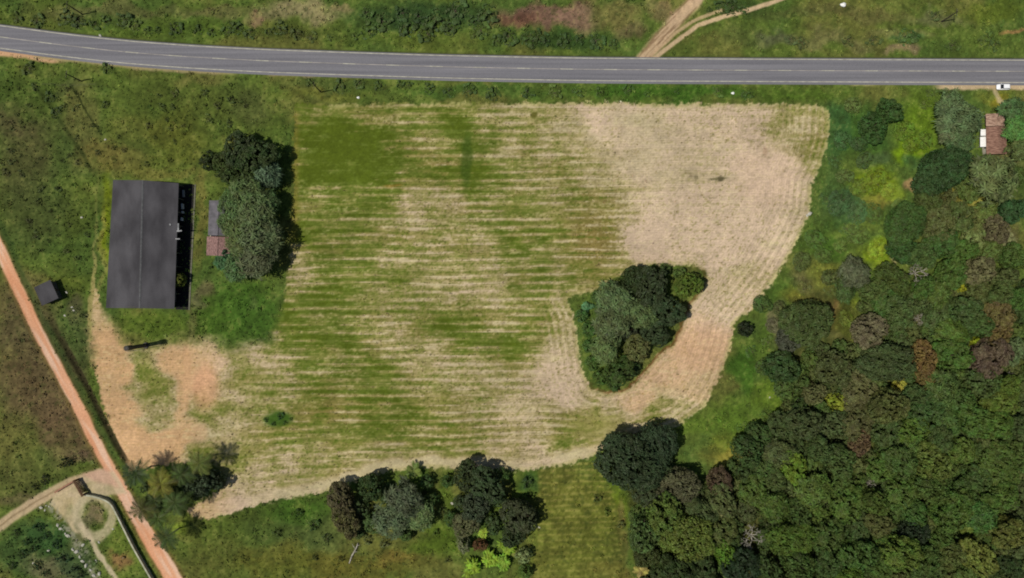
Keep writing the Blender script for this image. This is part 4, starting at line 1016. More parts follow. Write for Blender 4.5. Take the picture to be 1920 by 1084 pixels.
forest_list = [(a, b, c, d) for a, b, c, d in FOREST if c > 0]
# understorey crowns closing the gaps in the wood
FPOLY = [(1450,660),(1500,690),(1540,650),(1600,640),(1650,580),(1700,540),(1960,530),(1960,1120),(1190,1120),(1190,960),(1250,960),(1330,900),(1440,830),(1480,780),(1440,700)]
taken = [(p[1], p[2], p[5]) for p in PLANTS] + [(a, b, c) for a, b, c, d in forest_list]
tries = 0; rr_ = random.Random(3)
pal = [(62,76,36),(54,66,32),(72,84,38),(80,78,46),(66,70,44),(48,58,30)]
fill = []
for rad in (17, 13, 10):
    for _ in range(5000):
        x, y = rr_.uniform(1180, 1960), rr_.uniform(530, 1120)
        if float(sdf(np.array([x]), np.array([y]), FPOLY)[0]) < 4: continue
        if any(math.hypot(x-a, y-b) < .80*r_ + .62*rad for a, b, r_ in taken): continue
        taken.append((x, y, rad)); fill.append((x, y, rad+3, rr_.choice(pal)))
for a, b, c, d in forest_list: plant(a, b, c*1.04, d, 'broad' if rr_.random() > .12 else 'star', zone='forest', hz=rr_.uniform(.72, 1.3))
for a, b, c, d in fill: plant(a, b, c, d, 'small', zone='forest', hz=rr_.uniform(.6, 1.1))

# ------------------------------------------------------------------ bushes in the scrub, the meadow and on the verges
SCRUB = [(1622,300,14,(64,84,46)),(1700,244,18,(84,112,26)),(1712,270,16,(104,130,24)),(1690,292,18,(100,126,22)),(1640,340,22,(104,122,26)),(1612,352,16,(98,116,28)),(1668,356,14,(120,138,36)),
 (1726,306,16,(56,84,46)),(1585,330,14,(60,82,40)),(1578,380,22,(58,84,44)),(1610,396,20,(60,86,46)),(1552,420,18,(60,86,34)),(1530,450,18,(56,80,28)),(1505,490,16,(60,80,32)),
 (1640,400,18,(74,98,34)),(1660,436,16,(84,104,42)),(1610,440,18,(86,106,40)),(1580,460,14,(98,112,44)),(1648,468,18,(112,134,26)),(1640,490,13,(104,126,26)),(1545,480,14,(72,90,34)),
 (1560,545,12,(72,84,36)),(1590,600,14,(98,118,28)),(1600,570,12,(92,108,34)),(1452,610,14,(84,82,60)),(1440,640,12,(80,94,40)),(1432,690,14,(60,84,30)),(1420,735,12,(64,92,30)),
 (1430,570,16,(54,82,34)),(1465,580,14,(82,92,40)),(1410,660,11,(52,76,32)),(1640,205,14,(72,94,34)),(1600,196,14,(62,86,34)),(1580,262,16,(52,80,40)),(1612,270,14,(56,80,44)),
 (1742,214,16,(72,98,30)),(1736,262,14,(80,104,28)),(1752,176,12,(66,84,36)),(1735,196,10,(84,98,44)),(1650,176,12,(70,96,30)),(1520,770,13,(84,108,28)),(1440,780,13,(70,98,28)),
 (1395,800,13,(78,108,30)),(1355,820,11,(80,106,32)),(1590,430,12,(64,92,40)),(1566,300,12,(56,84,38)),(1548,372,11,(62,86,32)),(1672,315,13,(66,90,34)),(1690,385,13,(84,96,40)),
 (1720,376,10,(92,92,50)),(1510,540,12,(96,98,44)),(1850,300,10,(92,96,54)),(1888,312,12,(98,96,54)),(1640,250,10,(60,84,34))]
for i_, (a, b, c, d) in enumerate(SCRUB):
    if i_ % 4 != 3: plant(a, b, c*1.15, d, 'small' if c > 13 else 'shrub', zone='scrub', hz=.36)
VERGE = [(40,28,9),(62,34,8),(112,30,9),(150,38,9),(176,40,8),(196,34,8),(228,36,10),(256,40,9),(278,56,7),(294,54,7),(330,50,9),(366,48,9),(392,58,8),(420,56,9),(452,50,10),(470,62,8),
 (500,60,9),(526,52,9),(560,62,8),(586,68,7),(620,70,8),(660,66,9),(690,24,13),(700,50,11),(726,36,14),(748,18,13),(760,46,13),(786,26,14),(800,56,11),(822,36,14),(845,50,12),
 (850,20,13),(880,38,13),(884,58,11),(910,52,10),(905,24,12),(930,72,10),(960,70,11),(985,74,10),(1000,66,11),(1030,70,10),(1060,72,10),(1090,66,9),(1120,74,10),(1150,78,9),
 (1352,14,11),(1376,12,12),(1400,16,10),(1332,22,7),(1480,78,9),(1500,84,7),(1590,72,8),(1646,72,8),(1700,64,11),(1716,70,8),(1780,82,7),(1850,72,9),(1872,80,8),(1760,30,7),
 (588,152,8),(640,158,8),(680,156,8),(712,160,9),(742,156,7),(760,158,8),(812,164,9),(846,168,8),(880,168,8),(925,176,8),(990,170,9),(1034,174,9),(1080,170,8),(1130,172,7),
 (1180,166,8),(1222,172,8),(1262,168,7),(1340,168,8),(1400,172,7),(200,128,8),(50,128,8),(68,160,8),(84,178,7),(106,206,7)]
for a, b, c in VERGE:
    a += rr_.uniform(-9, 9); b += rr_.uniform(-5, 5) if b < 90 else rr_.uniform(-2, 4); c *= rr_.uniform(.8, 1.7)
    if b < 70 and a < 1200: b += 3
    d = rr_.choice([(58,80,36),(66,88,36),(54,74,34),(76,92,38),(60,82,38)])
    plant(a, b, c*1.1, d, 'shrub', zone='verge_n' if b < 110 else 'verge_s', hz=.42)
MEAD = []
for _ in range(1400):
    x, y = rr_.uniform(-10, 520), rr_.uniform(165, 640)
    if x > 168 and y > 310: continue
    if float(seg_dist(np.array([x]), np.array([y]), DIRT)[0]) < 34 or x < (y-450)*.55+34: continue
    if 55 < x < 135 and 515 < y < 590: continue
    if x > 370 and 240 < y: continue
    dens = float(fbm(np.array([x]), np.array([y]), 60, octs=3, seed=60)[0])
    if dens < .5 - (.18 if x < 170 else 0): continue
    if any(math.hypot(x-a, y-b) < 17 for a, b in MEAD): continue
    MEAD.append((x, y))
MEAD = MEAD[:60]
for x, y in MEAD: plant(x, y, rr_.uniform(4.0, 8.5), rr_.choice([(60,74,34),(68,84,34),(76,88,38),(62,76,40),(84,84,46)]), 'shrub', zone='meadow', hz=.5)
for a, b, c, d in [(498,787,5,(58,88,40)),(512,795,5,(62,90,40)),(525,780,7,(50,80,38)),(534,793,5,(66,94,38)),(545,786,4,(70,94,38))]:
    plant(a, b, c, d, 'shrub', zone='fieldpatch', hz=.6)
for a, b, c, d in [(122,868,9,(44,52,22)),(135,862,7,(46,54,26)),(113,873,6,(50,60,26)),(82,900,9,(44,52,22)),(65,912,7,(56,64,30)),(50,1015,9,(44,70,32)),(72,990,10,(40,68,30)),(88,1006,9,(42,70,34)),
        (104,1022,10,(40,66,34)),(40,1040,9,(50,72,34)),(70,1060,9,(46,66,34)),(20,1062,9,(56,72,36)),(118,1048,10,(42,66,36)),(138,1066,9,(46,66,38)),(150,1078,9,(44,64,34)),(60,1030,8,(50,76,34)),(85,1076,8,(60,74,38)),(30,1000,8,(60,76,36))]:
    plant(a, b, c, d, 'shrub', zone='yard', hz=.8)
for a, b, c, d in [(588,985,11,(56,78,34)),(560,965,10,(50,76,30)),(520,1000,10,(66,84,34)),(612,1010,9,(60,74,36)),(590,1045,7,(50,62,26)),(640,1048,6,(48,60,26)),(830,960,9,(66,90,40)),(820,1000,9,(72,96,30)),
        (990,905,13,(48,70,36)),(980,935,10,(66,92,32)),(1000,930,8,(80,104,32)),(1166,985,9,(66,80,40)),(690,1012,10,(80,92,52)),(720,1020,10,(84,96,60)),(840,1050,7,(52,66,30)),(1120,935,8,(60,84,32)),(1140,960,8,(76,104,34))]:
    plant(a, b, c, d, 'shrub', zone='south', hz=.8)

# ------------------------------------------------------------------ labels that say where each unnamed plant stands
def hue_word(c):
    r_, g_, b_ = c
    if r_ >= g_*.97: return 'brownish' if r_ < 100 else 'tan'
    if g_ > 102 and b_ < 45: return 'lime-green'
    if g_ > 95: return 'pale green'
    if r_ > g_*.9: return 'olive'
    if g_ < 70: return 'dark green'
    if b_ > 42: return 'grey-green'
    return 'mid-green'
def compass(dx, dy):
    a = (math.degrees(math.atan2(-dy, dx)) + 360) % 360
    return ['right of', 'above right of', 'above', 'above left of', 'left of', 'below left of', 'below', 'below right of'][int((a+22.5)//45) % 8]
ORD = ['', 'second', 'third', 'fourth', 'fifth', 'sixth', 'seventh', 'eighth', 'ninth', 'tenth', 'eleventh', 'twelfth']
SREF = {'meadow': [(60,548,'the small dark hut'),(212,345,'the upper left corner of the shed'),(152,152,'the leaning-looking meadow pole'),(389,300,'the lone round shrub'),(20,420,'the top of the dirt road'),(100,320,'the middle of the left meadow'),(40,200,'the upper left of the meadow'),(300,230,'the upper meadow behind the shed')],
        'verge_n': [(155,27,'the pole beyond the road'),(560,25,'the pale debris patch'),(790,30,'the dense dark thicket'),(1015,30,'the brown soil plot'),(1250,60,'the forked dirt track'),(1700,66,'the green patch beyond the road'),(1860,30,'the top right corner'),(380,30,'the upper left meadow strip')],
        'verge_s': [(602,173,'the pole below the road'),(152,152,'the meadow pole'),(900,170,'the middle of the lower verge'),(1220,170,'the field edge by the white bag')],
        'scrub': [(1672,206,'the dark small-leaved tree'),(1703,420,'the wide tree of the scrub'),(1712,350,'the sandy patch'),(1678,482,'the pale bare patch'),(1562,575,'the orange bare patch'),(1776,316,'the big dark tree by the house'),(1420,680,'the field bend'),(1517,402,'the pale stone on the field edge'),(1880,290,'the red-roofed house')],
        'fieldpatch': [(522,784,'the green patch in the mown field')],
        'yard': [(120,868,'the upper gate bushes'),(80,903,'the rutted path'),(95,1020,'the rubble line'),(30,1040,'the lower left corner')],
        'south': [(590,990,'the left end of the southern trees'),(740,975,'the pale star-leaved tree'),(840,980,'the gap in the southern trees'),(985,920,'the top of the striped strip'),(1150,960,'the right side of the striped strip')],
        'forest': REFS}
GROUPS = {'meadow': 'shrubs dotted over the left meadow', 'verge_n': 'shrubs on the far road verge', 'verge_s': 'shrubs on the near road verge', 'scrub': 'bushes of the eastern scrub', 'fieldpatch': 'bushes in the green patch of the field',
          'yard': 'bushes around the lower left yard', 'south': 'bushes south of the field', 'forest': 'crowns of the forest'}
buckets = {}
for p in PLANTS:
    root, px, py, kind, col, rpx, zone, label = p
    if zone is None: continue
    ref = min(SREF[zone], key=lambda q: math.hypot(px-q[0], py-q[1]))
    d = compass(px-ref[0], py-ref[1]); what = 'crown' if zone == 'forest' else ('bush' if kind != 'shrub' else 'shrub')
    size = 'tiny' if rpx < 8 else 'small' if rpx < 18 else 'medium' if rpx < 29 else 'large'
    buckets.setdefault((size, hue_word(col), what, d, ref[2]), []).append((math.hypot(px-ref[0], py-ref[1]), p))
for (size, hw, what, d, rn), lst in buckets.items():
    lst.sort(key=lambda q: q[0])
    for i, (_, p) in enumerate(lst):
        s = f'{size} {hw} {what} {d} {rn}'
        if len(lst) > 1: s += ', nearest to it' if i == 0 else f', {ORD[min(i,11)]} from it'
        if len(s.split()) > 16: s = s.replace(size+' ', '', 1)
        if len(s.split()) > 16: s = s.replace('the ', '', 1)
        if len(s.split()) > 16: s = s.replace(' to it', '').replace(' from it', '')
        p[0]['label'] = s; p[0]['group'] = GROUPS[p[6]]

# ------------------------------------------------------------------ the long dark shed
M_ROOF = noisy('dark_fibre_cement', (56,54,56), (80,78,80), .22, .85, .2, 9, .25, (1,.45,1))
M_RIDGE = noisy('ridge_cap', (76,76,76), (92,92,92), 1, .85)
M_WALLD = noisy('dark_wall', (66,62,58), (96,92,84), .8, .95)  # mottled dark grey-brown wall tone
M_CONC = noisy('old_concrete', (96,96,80), (116,114,98), 1.0, .95)
M_WHITE = noisy('whitewash', (196,194,184), (226,224,216), .8, .9)
M_PALE = noisy('grey_sheet', (120,120,120), (170,170,168), .6, .8)
def corrugated(mb, p00, p10, p11, p01, n, amp, t=.03):
    """roof sheet between four corners with ribs running from the 0-edge to the 1-edge"""
    P00, P10, P11, P01 = map(Vector, (p00, p10, p11, p01)); v = []
    for i in range(n+1):
        a = i/n; dz = amp*(1 if i % 2 else -1)
        for q in (P00.lerp(P10, a), P01.lerp(P11, a)): v += [q+Vector((0, 0, dz)), q+Vector((0, 0, dz-t))]
    f = []
    for i in range(n):
        a, b = i*4, (i+1)*4
        f += [[a, b, b+2, a+2], [a+1, a+3, b+3, b+1]]
    f += [[0, 2, 3, 1], [n*4, n*4+1, n*4+3, n*4+2]]
    for i in range(n): a, b = i*4, (i+1)*4; f += [[a, a+1, b+1, b], [a+2, b+2, b+3, a+3]]
    mb.add(v, f)
he, hr = 4.6, 6.1
NW, NE_ = g(212,337.5,he), g(335,343.5,he); SW, SE = g(198.5,577.5,he), g(327,579,he)
RN, RS_ = g(268,338,hr), g(262,578,hr)
cx, cy = (NW[0]+SE[0])/2, (NW[1]+SE[1])/2
shed = empty('shed', (cx, cy, 0), 0, 'long dark grey gabled shed left of the grove, its right side open', 'shed')
L_ = lambda p, z: (p[0]-cx, p[1]-cy, z)
mb = MB(); corrugated(mb, L_(NW, he), L_(SW, he), L_(RS_, hr), L_(RN, hr), 160, .02)
r1_ = mb.build('roof', M_ROOF, shed); r1_['label'] = 'west slope of the dark roof'
mb = MB(); corrugated(mb, L_(RN, hr), L_(RS_, hr), L_(SE, he), L_(NE_, he), 160, .02)
r2_ = mb.build('roof', M_ROOF, shed); r2_['label'] = 'east slope of the dark roof'
mb = MB()
for k in range(24):
    a = Vector(L_(RN, hr+.05)).lerp(Vector(L_(RS_, hr+.05)), k/24); b = Vector(L_(RN, hr+.05)).lerp(Vector(L_(RS_, hr+.05)), (k+.97)/24)
    mb.add([(a.x-.28, a.y, a.z-.05), (a.x, a.y, a.z+.06), (a.x+.28, a.y, a.z-.05), (b.x-.28, b.y, b.z-.05), (b.x, b.y, b.z+.06), (b.x+.28, b.y, b.z-.05)],
           [[0, 3, 4, 1], [1, 4, 5, 2], [0, 2, 5, 3]])
mb.build('ridge_cap', M_RIDGE, r1_)
ins = .5
def wall_pts(a, b): return Vector((a[0]-cx, a[1]-cy, 0)), Vector((b[0]-cx, b[1]-cy, 0))
wNW, wNE = Vector((NW[0]-cx+ins, NW[1]-cy-ins, 0)), Vector((NE_[0]-cx-ins-1.2, NE_[1]-cy-ins, 0))
wSW, wSE = Vector((SW[0]-cx+ins, SW[1]-cy+ins, 0)), Vector((SE[0]-cx-ins-1.2, SE[1]-cy+ins, 0))
def wall(a, b, h, t, mat, parent, name='wall', peak=None):
    d = (b-a).normalized(); n = Vector((-d.y, d.x, 0))*t*.5
    mb = MB(); bot = [a-n, b-n, b+n, a+n]
    if peak is None:
        v = [(q.x, q.y, -.2) for q in bot]+[(q.x, q.y, h) for q in bot]
        mb.add(v, [[3,2,1,0],[4,5,6,7],[0,1,5,4],[1,2,6,5],[2,3,7,6],[3,0,4,7]])
    else:
        m = a.lerp(b, peak[0])
        v = [(q.x, q.y, -.2) for q in (a-n, b-n)]+[((b-n).x, (b-n).y, h), ((m-n).x, (m-n).y, peak[1]), ((a-n).x, (a-n).y, h)]
        w = [(q.x, q.y, -.2) for q in (a+n, b+n)]+[((b+n).x, (b+n).y, h), ((m+n).x, (m+n).y, peak[1]), ((a+n).x, (a+n).y, h)]
        mb.add(v+w, [[0,1,2,3,4],[9,8,7,6,5],[0,5,6,1],[1,6,7,2],[2,7,8,3],[3,8,9,4],[4,9,5,0]])
    return mb.build(name, mat, parent)
pk = (Vector(L_(RN, 0))-wNW).length/max((wNE-wNW).length, 1e-3)
wall(wNW, wNE, he-.12, .2, M_WALLD, shed, peak=(.48, hr-.18)); wall(wSE, wSW, he-.12, .2, M_WALLD, shed, peak=(.52, hr-.18))
wall(wSW+Vector((0, .12, 0)), wNW-Vector((0, .12, 0)), he-.15, .2, M_WALLD, shed)
# back wall of the open east gallery with door openings between piers, and posts under the eave
for k in range(7):
    a = wNE.lerp(wSE, (k+.06)/7); b = wNE.lerp(wSE, (k+.72)/7)
    wall(a, b, he+.1, .2, M_WALLD, shed)
EA, EB = Vector((NE_[0]-cx-.35, NE_[1]-cy-.4, 0)), Vector((SE[0]-cx-.35, SE[1]-cy+.4, 0))
for k in range(10):
    q = EA.lerp(EB, k/9); mb = MB(); mb.box(q.x-.09, q.x+.09, q.y-.09, q.y+.09, -.2, he-.05); mb.build('post', M_CONC, shed)
M_FLOOR = noisy('shadow_black_floor', (26,25,24), (36,34,32), 1.2, .9)  # floor coloured black to paint in the shadow strip beside the shed
mb = MB(); a_, b_ = wNE, wSE
fx0 = min(a_.x, b_.x); top_e = Vector((g(365,346)[0]-cx, g(365,346)[1]-cy, 0)); bot_e = Vector((g(353.5,581)[0]-cx, g(353.5,581)[1]-cy, 0))
mb.slab([(wSE.x, bot_e.y+.1, .12), (bot_e.x, bot_e.y, .12), (top_e.x, top_e.y, .12), (wNE.x, top_e.y-.1, .12)], .5)
fl = mb.build('floor', M_FLOOR, shed); fl['label'] = 'floor of the open side, coloured black for its shadow'
mb = MB(); mb.slab([(bot_e.x+.02, bot_e.y, .16), (bot_e.x+.45, bot_e.y, .16), (top_e.x+.45, top_e.y, .16), (top_e.x+.02, top_e.y, .16)], .6); mb.build('kerb', M_CONC, shed)
# things kept along the open side
def keep_on_floor(px, py, w, l, h, name, label, cat, mat):
    x, y = g(px, py, h); r = empty(name, (x, y, .12), random.uniform(-.1, .1), label, cat, 'things stored along the open side of the shed')
    mb = MB(); mb.box(-w/2, w/2, -l/2, l/2, 0, h*.86); mb.build('body', mat, r)
    mb = MB(); mb.box(-w/2-.05, w/2+.05, -l/2-.05, l/2+.05, h*.86+.003, h); mb.build('lid', mat, r)
keep_on_floor(343.5,363,.35,2.0,1.0,'bench','long pale workbench topmost under the shed eave','bench',M_PALE)
keep_on_floor(341.5,387,.35,1.6,1.1,'storage_box','pale box in the upper open side of the shed','box',M_WHITE)
keep_on_floor(342,398,.35,.6,1.0,'storage_box','small whitish box below the first pale box by the shed','box',M_WHITE)
keep_on_floor(340.5,411,.35,.9,1.1,'storage_box','pale box halfway down the open side of the shed','box',M_WHITE)
def sheet(px, py, w, l, z, label, rz=0):
    x, y = g(px, py, z); mb = MB(); n = 10; v = []; f = []
    for i in range(n+1):
        for j in (0, 1): v += [(-w/2+w*i/n, -l/2+l*j, .03*(i % 2)), (-w/2+w*i/n, -l/2+l*j, .03*(i % 2)-.02)]
    for i in range(n): a = i*4; f += [[a, a+4, a+6, a+2], [a+1, a+3, a+7, a+5], [a, a+1, a+5, a+4], [a+2, a+6, a+7, a+3]]
    f += [[0, 2, 3, 1], [n*4, n*4+1, n*4+3, n*4+2]]
    mb.add(v, f); o = mb.build('roof_sheet', M_PALE); o.location = (x, y, z); o.rotation_euler = (0, 0, rz)
    return tag(o, label, 'roofing sheet')
sheet(334,427,.45,2.6,he+.14,'narrow pale sheet lying along the right eave of the dark shed')
sheet(336,433,1.6,.4,he+.20,'short pale sheet sticking out over the dark strip of the shed',.1)
sheet(333,448,1.4,.35,he+.14,'lowest pale sheet at the right eave of the dark shed')
sheet(319,421,.5,.5,he+.42,'tiny pale square lying on the right slope of the dark roof')

# ------------------------------------------------------------------ dark hut beside the dirt road
hx, hy = g(87,549,2.6)
hut = empty('hut', (hx, hy, 0), math.radians(24), 'small square dark hut between the dirt road and the shed', 'hut')
mb = MB(); corrugated(mb, (-2.9,-3.1,2.55), (-2.9,3.1,2.55), (2.9,3.1,2.9), (2.9,-3.1,2.9), 40, .02); mb.build('roof', M_ROOF, hut)
for a, b in (((-2.5,-2.6),(2.5,-2.6)), ((2.4,-2.48),(2.4,2.48)), ((2.5,2.6),(-2.5,2.6)), ((-2.4,2.48),(-2.4,-2.48))):
    wall(Vector((*a, 0)), Vector((*b, 0)), 2.48, .18, M_WALLD, hut)
mb = MB(); mb.box(2.492, 2.53, -.5, .5, 0, 2.05); d_ = mb.build('door', noisy('hut_door', (70,60,50), (84,74,62), 1), hut)
mb = MB(); mb.box(2.532, 2.57, .32, .4, 1.0, 1.12); mb.build('handle', M_PALE, d_)

# ------------------------------------------------------------------ tall tubular water tower
tx, ty = g(274,647.5)
tw = empty('water_tower', (tx, ty, ground_z(tx, ty)), 0, 'tall narrow dark tubular water tower below the shed, casting a long shadow', 'water tower')
M_TOW = noisy('weathered_steel', (58,54,50), (80,76,72), .8, .7)
mb = MB(); mb.path([(0,0,-.2),(0,0,.5),(0,0,.5),(0,0,10.2)], [.95,.9,.62,.62], 24); mb.build('column', M_TOW, tw)
mb = MB(); mb.path([(0,0,8.6),(0,0,9.0),(0,0,11.6),(0,0,11.9)], [.63,.78,.78,.5], 24); tk = mb.build('tank', M_TOW, tw)
mb = MB()
for a in range(16): mb.tube((.74*math.cos(a*.3927), .74*math.sin(a*.3927), 11.95), (.74*math.cos((a+1)*.3927), .74*math.sin((a+1)*.3927), 11.95), .05)
mb.build('rim', M_CONC, tk)
mb = MB()
for z in np.arange(.5, 11.6, .4): mb.tube((-.25,-1.02,z), (.25,-1.02,z), .025, n=5)
for x in (-.25, .25): mb.tube((x,-1.02,0), (x,-1.02,11.8), .03, n=5)
mb.build('ladder', M_PALE, tw)

# ------------------------------------------------------------------ houses
M_TILEP = noisy('pinkish_tiles', (104,80,74), (160,126,118), 1.6, .9, .5, stretch=(3,1,1))
M_TILER = noisy('old_clay_tiles', (108,78,66), (152,118,100), .9, .9, .5, stretch=(1,3,1))
M_TILEL = noisy('pale_clay_tiles', (132,104,88), (194,164,142), .9, .9, .5, stretch=(1,3,1))
M_ASB = noisy('grey_fibre_cement', (84,82,84), (112,108,112), .5, .9)
M_PLAST = noisy('plaster', (176,168,150), (200,192,176), .6, .9)
M_GLASS = noisy('dark_glass', (20,24,28), (30,34,38), 1, .15, spec=.5)
M_DOOR = noisy('painted_door', (92,66,44), (112,84,60), 1, .7)
def gable(parent, x0, x1, y0, y1, he, hr, mat, axis='y', over=.4, label=None, ribs=40):
    if axis == 'y':
        xm = (x0+x1)/2
        mb = MB(); corrugated(mb, (x0-over,y1+over,he), (x0-over,y0-over,he), (xm,y0-over,hr), (xm,y1+over,hr), ribs, .03)
        corrugated(mb, (xm,y1+over,hr), (xm,y0-over,hr), (x1+over,y0-over,he), (x1+over,y1+over,he), ribs, .03)
        mb.tube((xm,y0-over,hr+.04), (xm,y1+over,hr+.04), .12)
    r = mb.build('roof', mat, parent)
    if label: r['label'] = label
    return r
def house_walls(parent, x0, x1, y0, y1, h, hr, windows):
    xm = .5
    wall(Vector((x0,y1,0)), Vector((x1,y1,0)), h, .2, M_PLAST, parent, peak=(.5, hr)); wall(Vector((x1,y0,0)), Vector((x0,y0,0)), h, .2, M_PLAST, parent, peak=(.5, hr))
    wall(Vector((x0,y0+.102,0)), Vector((x0,y1-.102,0)), h, .2, M_PLAST, parent); wall(Vector((x1,y1-.102,0)), Vector((x1,y0+.102,0)), h, .2, M_PLAST, parent)
    for sx, y in windows:
        x = x0-.1 if sx < 0 else x1+.1; e = .03*sx
        mb = MB(); mb.box(min(x,x+e*2), max(x,x+e*2), y-.55, y+.55, 1.0, 2.0); w = mb.build('window', M_WHITE, parent)
        mb = MB(); mb.box(min(x+e*2,x+e*3), max(x+e*2,x+e*3), y-.45, y+.45, 1.1, 1.9); mb.build('pane', M_GLASS, w)
# house half hidden by the grove
x, y = g(410, 428, 3)
hs = empty('house', (x, y, 0), math.radians(-2), 'low house with grey and pink tiled roof half hidden under the grove', 'house')
gable(hs, -3.0, 3.2, -2.0, 8.2, 2.8, 3.7, M_ASB, label='grey fibre-cement roof over the upper half', over=.3)
gable(hs, -3.4, 3.6, -8.2, -2.9, 2.6, 3.5, M_TILEP, label='pink clay tiled roof over the lower half', over=.3)
house_walls(hs, -2.6, 2.8, -7.9, 8.0, 2.5, 3.2, [(-1,5),(-1,1),(1,3),(-1,-5)])
mb = MB(); mb.box(-2.78, -2.703, -2.4, -1.5, 0, 2.1); dd_ = mb.build('door', M_DOOR, hs)
mb = MB(); mb.box(-2.83, -2.782, -1.7, -1.62, 1.0, 1.1); mb.build('handle', M_PALE, dd_)
# red-roofed house beside the road
x, y = g(1869, 262, 3)
hs = empty('house', (x, y, 0), math.radians(1), 'house with worn red-brown roof below the parked white car', 'house')
gable(hs, -2.9, 2.9, -4.2, 3.8, 2.8, 3.6, M_TILER, label='red-brown main roof', over=.25)
gable(hs, -2.7, 2.8, 4.5, 8.0, 2.4, 2.9, M_TILEL, label='paler roof over the front porch', over=.15)
house_walls(hs, -2.5, 2.5, -3.9, 3.5, 2.5, 3.2, [(-1,-2),(1,2),(1,-2)])
for px_ in (-2.5, 2.5):
    mb = MB(); mb.box(px_-.1, px_+.1, 7.7, 7.9, -.1, 2.35); mb.build('post', M_PLAST, hs)
mb = MB(); mb.box(-.45, .45, 3.602, 3.66, 0, 2.1); dd_ = mb.build('door', M_DOOR, hs)
mb = MB(); mb.box(.3, .38, 3.662, 3.70, 1.0, 1.1); mb.build('handle', M_PALE, dd_)
def awning(px, py, w, l, label):
    x, y = g(px, py, 2.2); r = empty('awning', (x, y, 0), 0, label, 'awning', 'white awnings beside the red-roofed house')
    mb = MB(); corrugated(mb, (-w/2,l/2,2.1), (-w/2,-l/2,2.1), (w/2,-l/2,2.3), (w/2,l/2,2.3), 16, .02); mb.build('roof', M_WHITEB, r)
    for sx in (-1, 1):
        for sy in (-1, 1):
            mb = MB(); mb.tube((sx*(w/2-.15), sy*(l/2-.15), -.1), (sx*(w/2-.15), sy*(l/2-.15), 2.08+.07*sx), .05); mb.build('post', M_PALE, r)
M_WHITEB = noisy('white_sheet', (232,230,222), (246,244,238), 1, .6)
awning(1844.5,248.5,1.8,2.0,'smaller white awning against the left side of the red roof')
awning(1844,266,1.9,3.1,'larger white awning below the smaller one beside the red roof')

# ------------------------------------------------------------------ white hatchback on the shoulder
def build_car():
    x, y = g(1881.5, 163, .8)
    car = empty('parked_car', (x, y, .04), math.pi, 'white hatchback parked on the sandy shoulder above the red-roofed house', 'car')
    M_PAINT = noisy('white_car_paint', (240,240,238), (246,246,244), .5, .25, spec=.5)
    M_TYRE = noisy('tyre_rubber', (22,22,22), (30,30,30), 4, .9); M_RIM = noisy('alloy', (150,150,152), (170,170,172), 4, .35, metal=.6)
    M_LAMP = noisy('lamp_glass', (220,220,215), (235,235,230), 4, .1); M_RED = noisy('tail_glass', (150,20,16), (170,28,22), 4, .2)
    # body: lofted sections along x (front is +x)
    secs = [(-2.05,.62,.42,.80),(-1.98,.78,.30,.98),(-1.5,.85,.26,1.02),(-.6,.87,.25,1.0),(.7,.87,.25,.97),(1.2,.86,.26,.93),(1.75,.80,.28,.82),(2.02,.66,.34,.66),(2.10,.5,.4,.6)]
    v, f = [], []
    for (x_, w, z0, z1) in secs:
        v += [(x_,-w*.9,z0),(x_,-w,z0+.2),(x_,-w,z1-.14),(x_,-w*.86,z1),(x_,w*.86,z1),(x_,w,z1-.14),(x_,w,z0+.2),(x_,w*.9,z0)]
    for i in range(len(secs)-1):
        for k in range(8): a, b = i*8+k, i*8+(k+1) % 8; f.append([a, b, b+8, a+8])
    f += [list(range(7,-1,-1)), list(range((len(secs)-1)*8, len(secs)*8))]
    mb = MB(); mb.add(v, f); mb.build('body', M_PAINT, car, True)
    mb = MB(); mb.add([(-1.86,-.70,.98),(1.02,-.70,.96),(1.02,.70,.96),(-1.86,.70,.98),(-1.42,-.56,1.44),(.32,-.58,1.47),(.32,.58,1.47),(-1.42,.56,1.44)],
        [[0,1,5,4],[2,3,7,6],[1,2,6,5],[3,0,4,7],[3,2,1,0],[4,5,6,7]]); mb.build('cabin_glass', M_GLASS, car)
    mb = MB(); mb.slab([(-1.46,-.585,1.475),(.34,-.6,1.505),(.34,.6,1.505),(-1.46,.585,1.475)], .05); mb.build('roof', M_PAINT, car)
    for s in (-1, 1):
        mb = MB()
        mb.tube((1.04,s*.72,.98), (.34,s*.6,1.48), .03); mb.tube((-1.9,s*.72,1.0), (-1.46,s*.58,1.46), .04); mb.tube((-.35,s*.73,.98), (-.38,s*.61,1.46), .035); mb.build('pillar', M_PAINT, car)
        mb = MB(); mb.box(.72, .86, min(s*.87,s*1.0), max(s*.87,s*1.0), .98, 1.1); mb.build('mirror', M_PAINT, car)
        for x_ in (-1.3, 1.28):
            mb = MB(); mb.tube((x_, s*.68, .3), (x_, s*.88, .3), .31, n=20); w = mb.build('wheel', M_TYRE, car)
            mb = MB(); mb.tube((x_, s*.86, .3), (x_, s*.893, .3), .19, n=14); mb.build('rim', M_RIM, w)
        mb = MB(); mb.box(1.93, 2.05, min(s*.5,s*.72), max(s*.5,s*.72), .55, .68); mb.build('headlight', M_LAMP, car)
        mb = MB(); mb.box(-2.06, -1.97, min(s*.52,s*.74), max(s*.52,s*.74), .68, .9); mb.build('taillight', M_RED, car)
    return car
build_car()

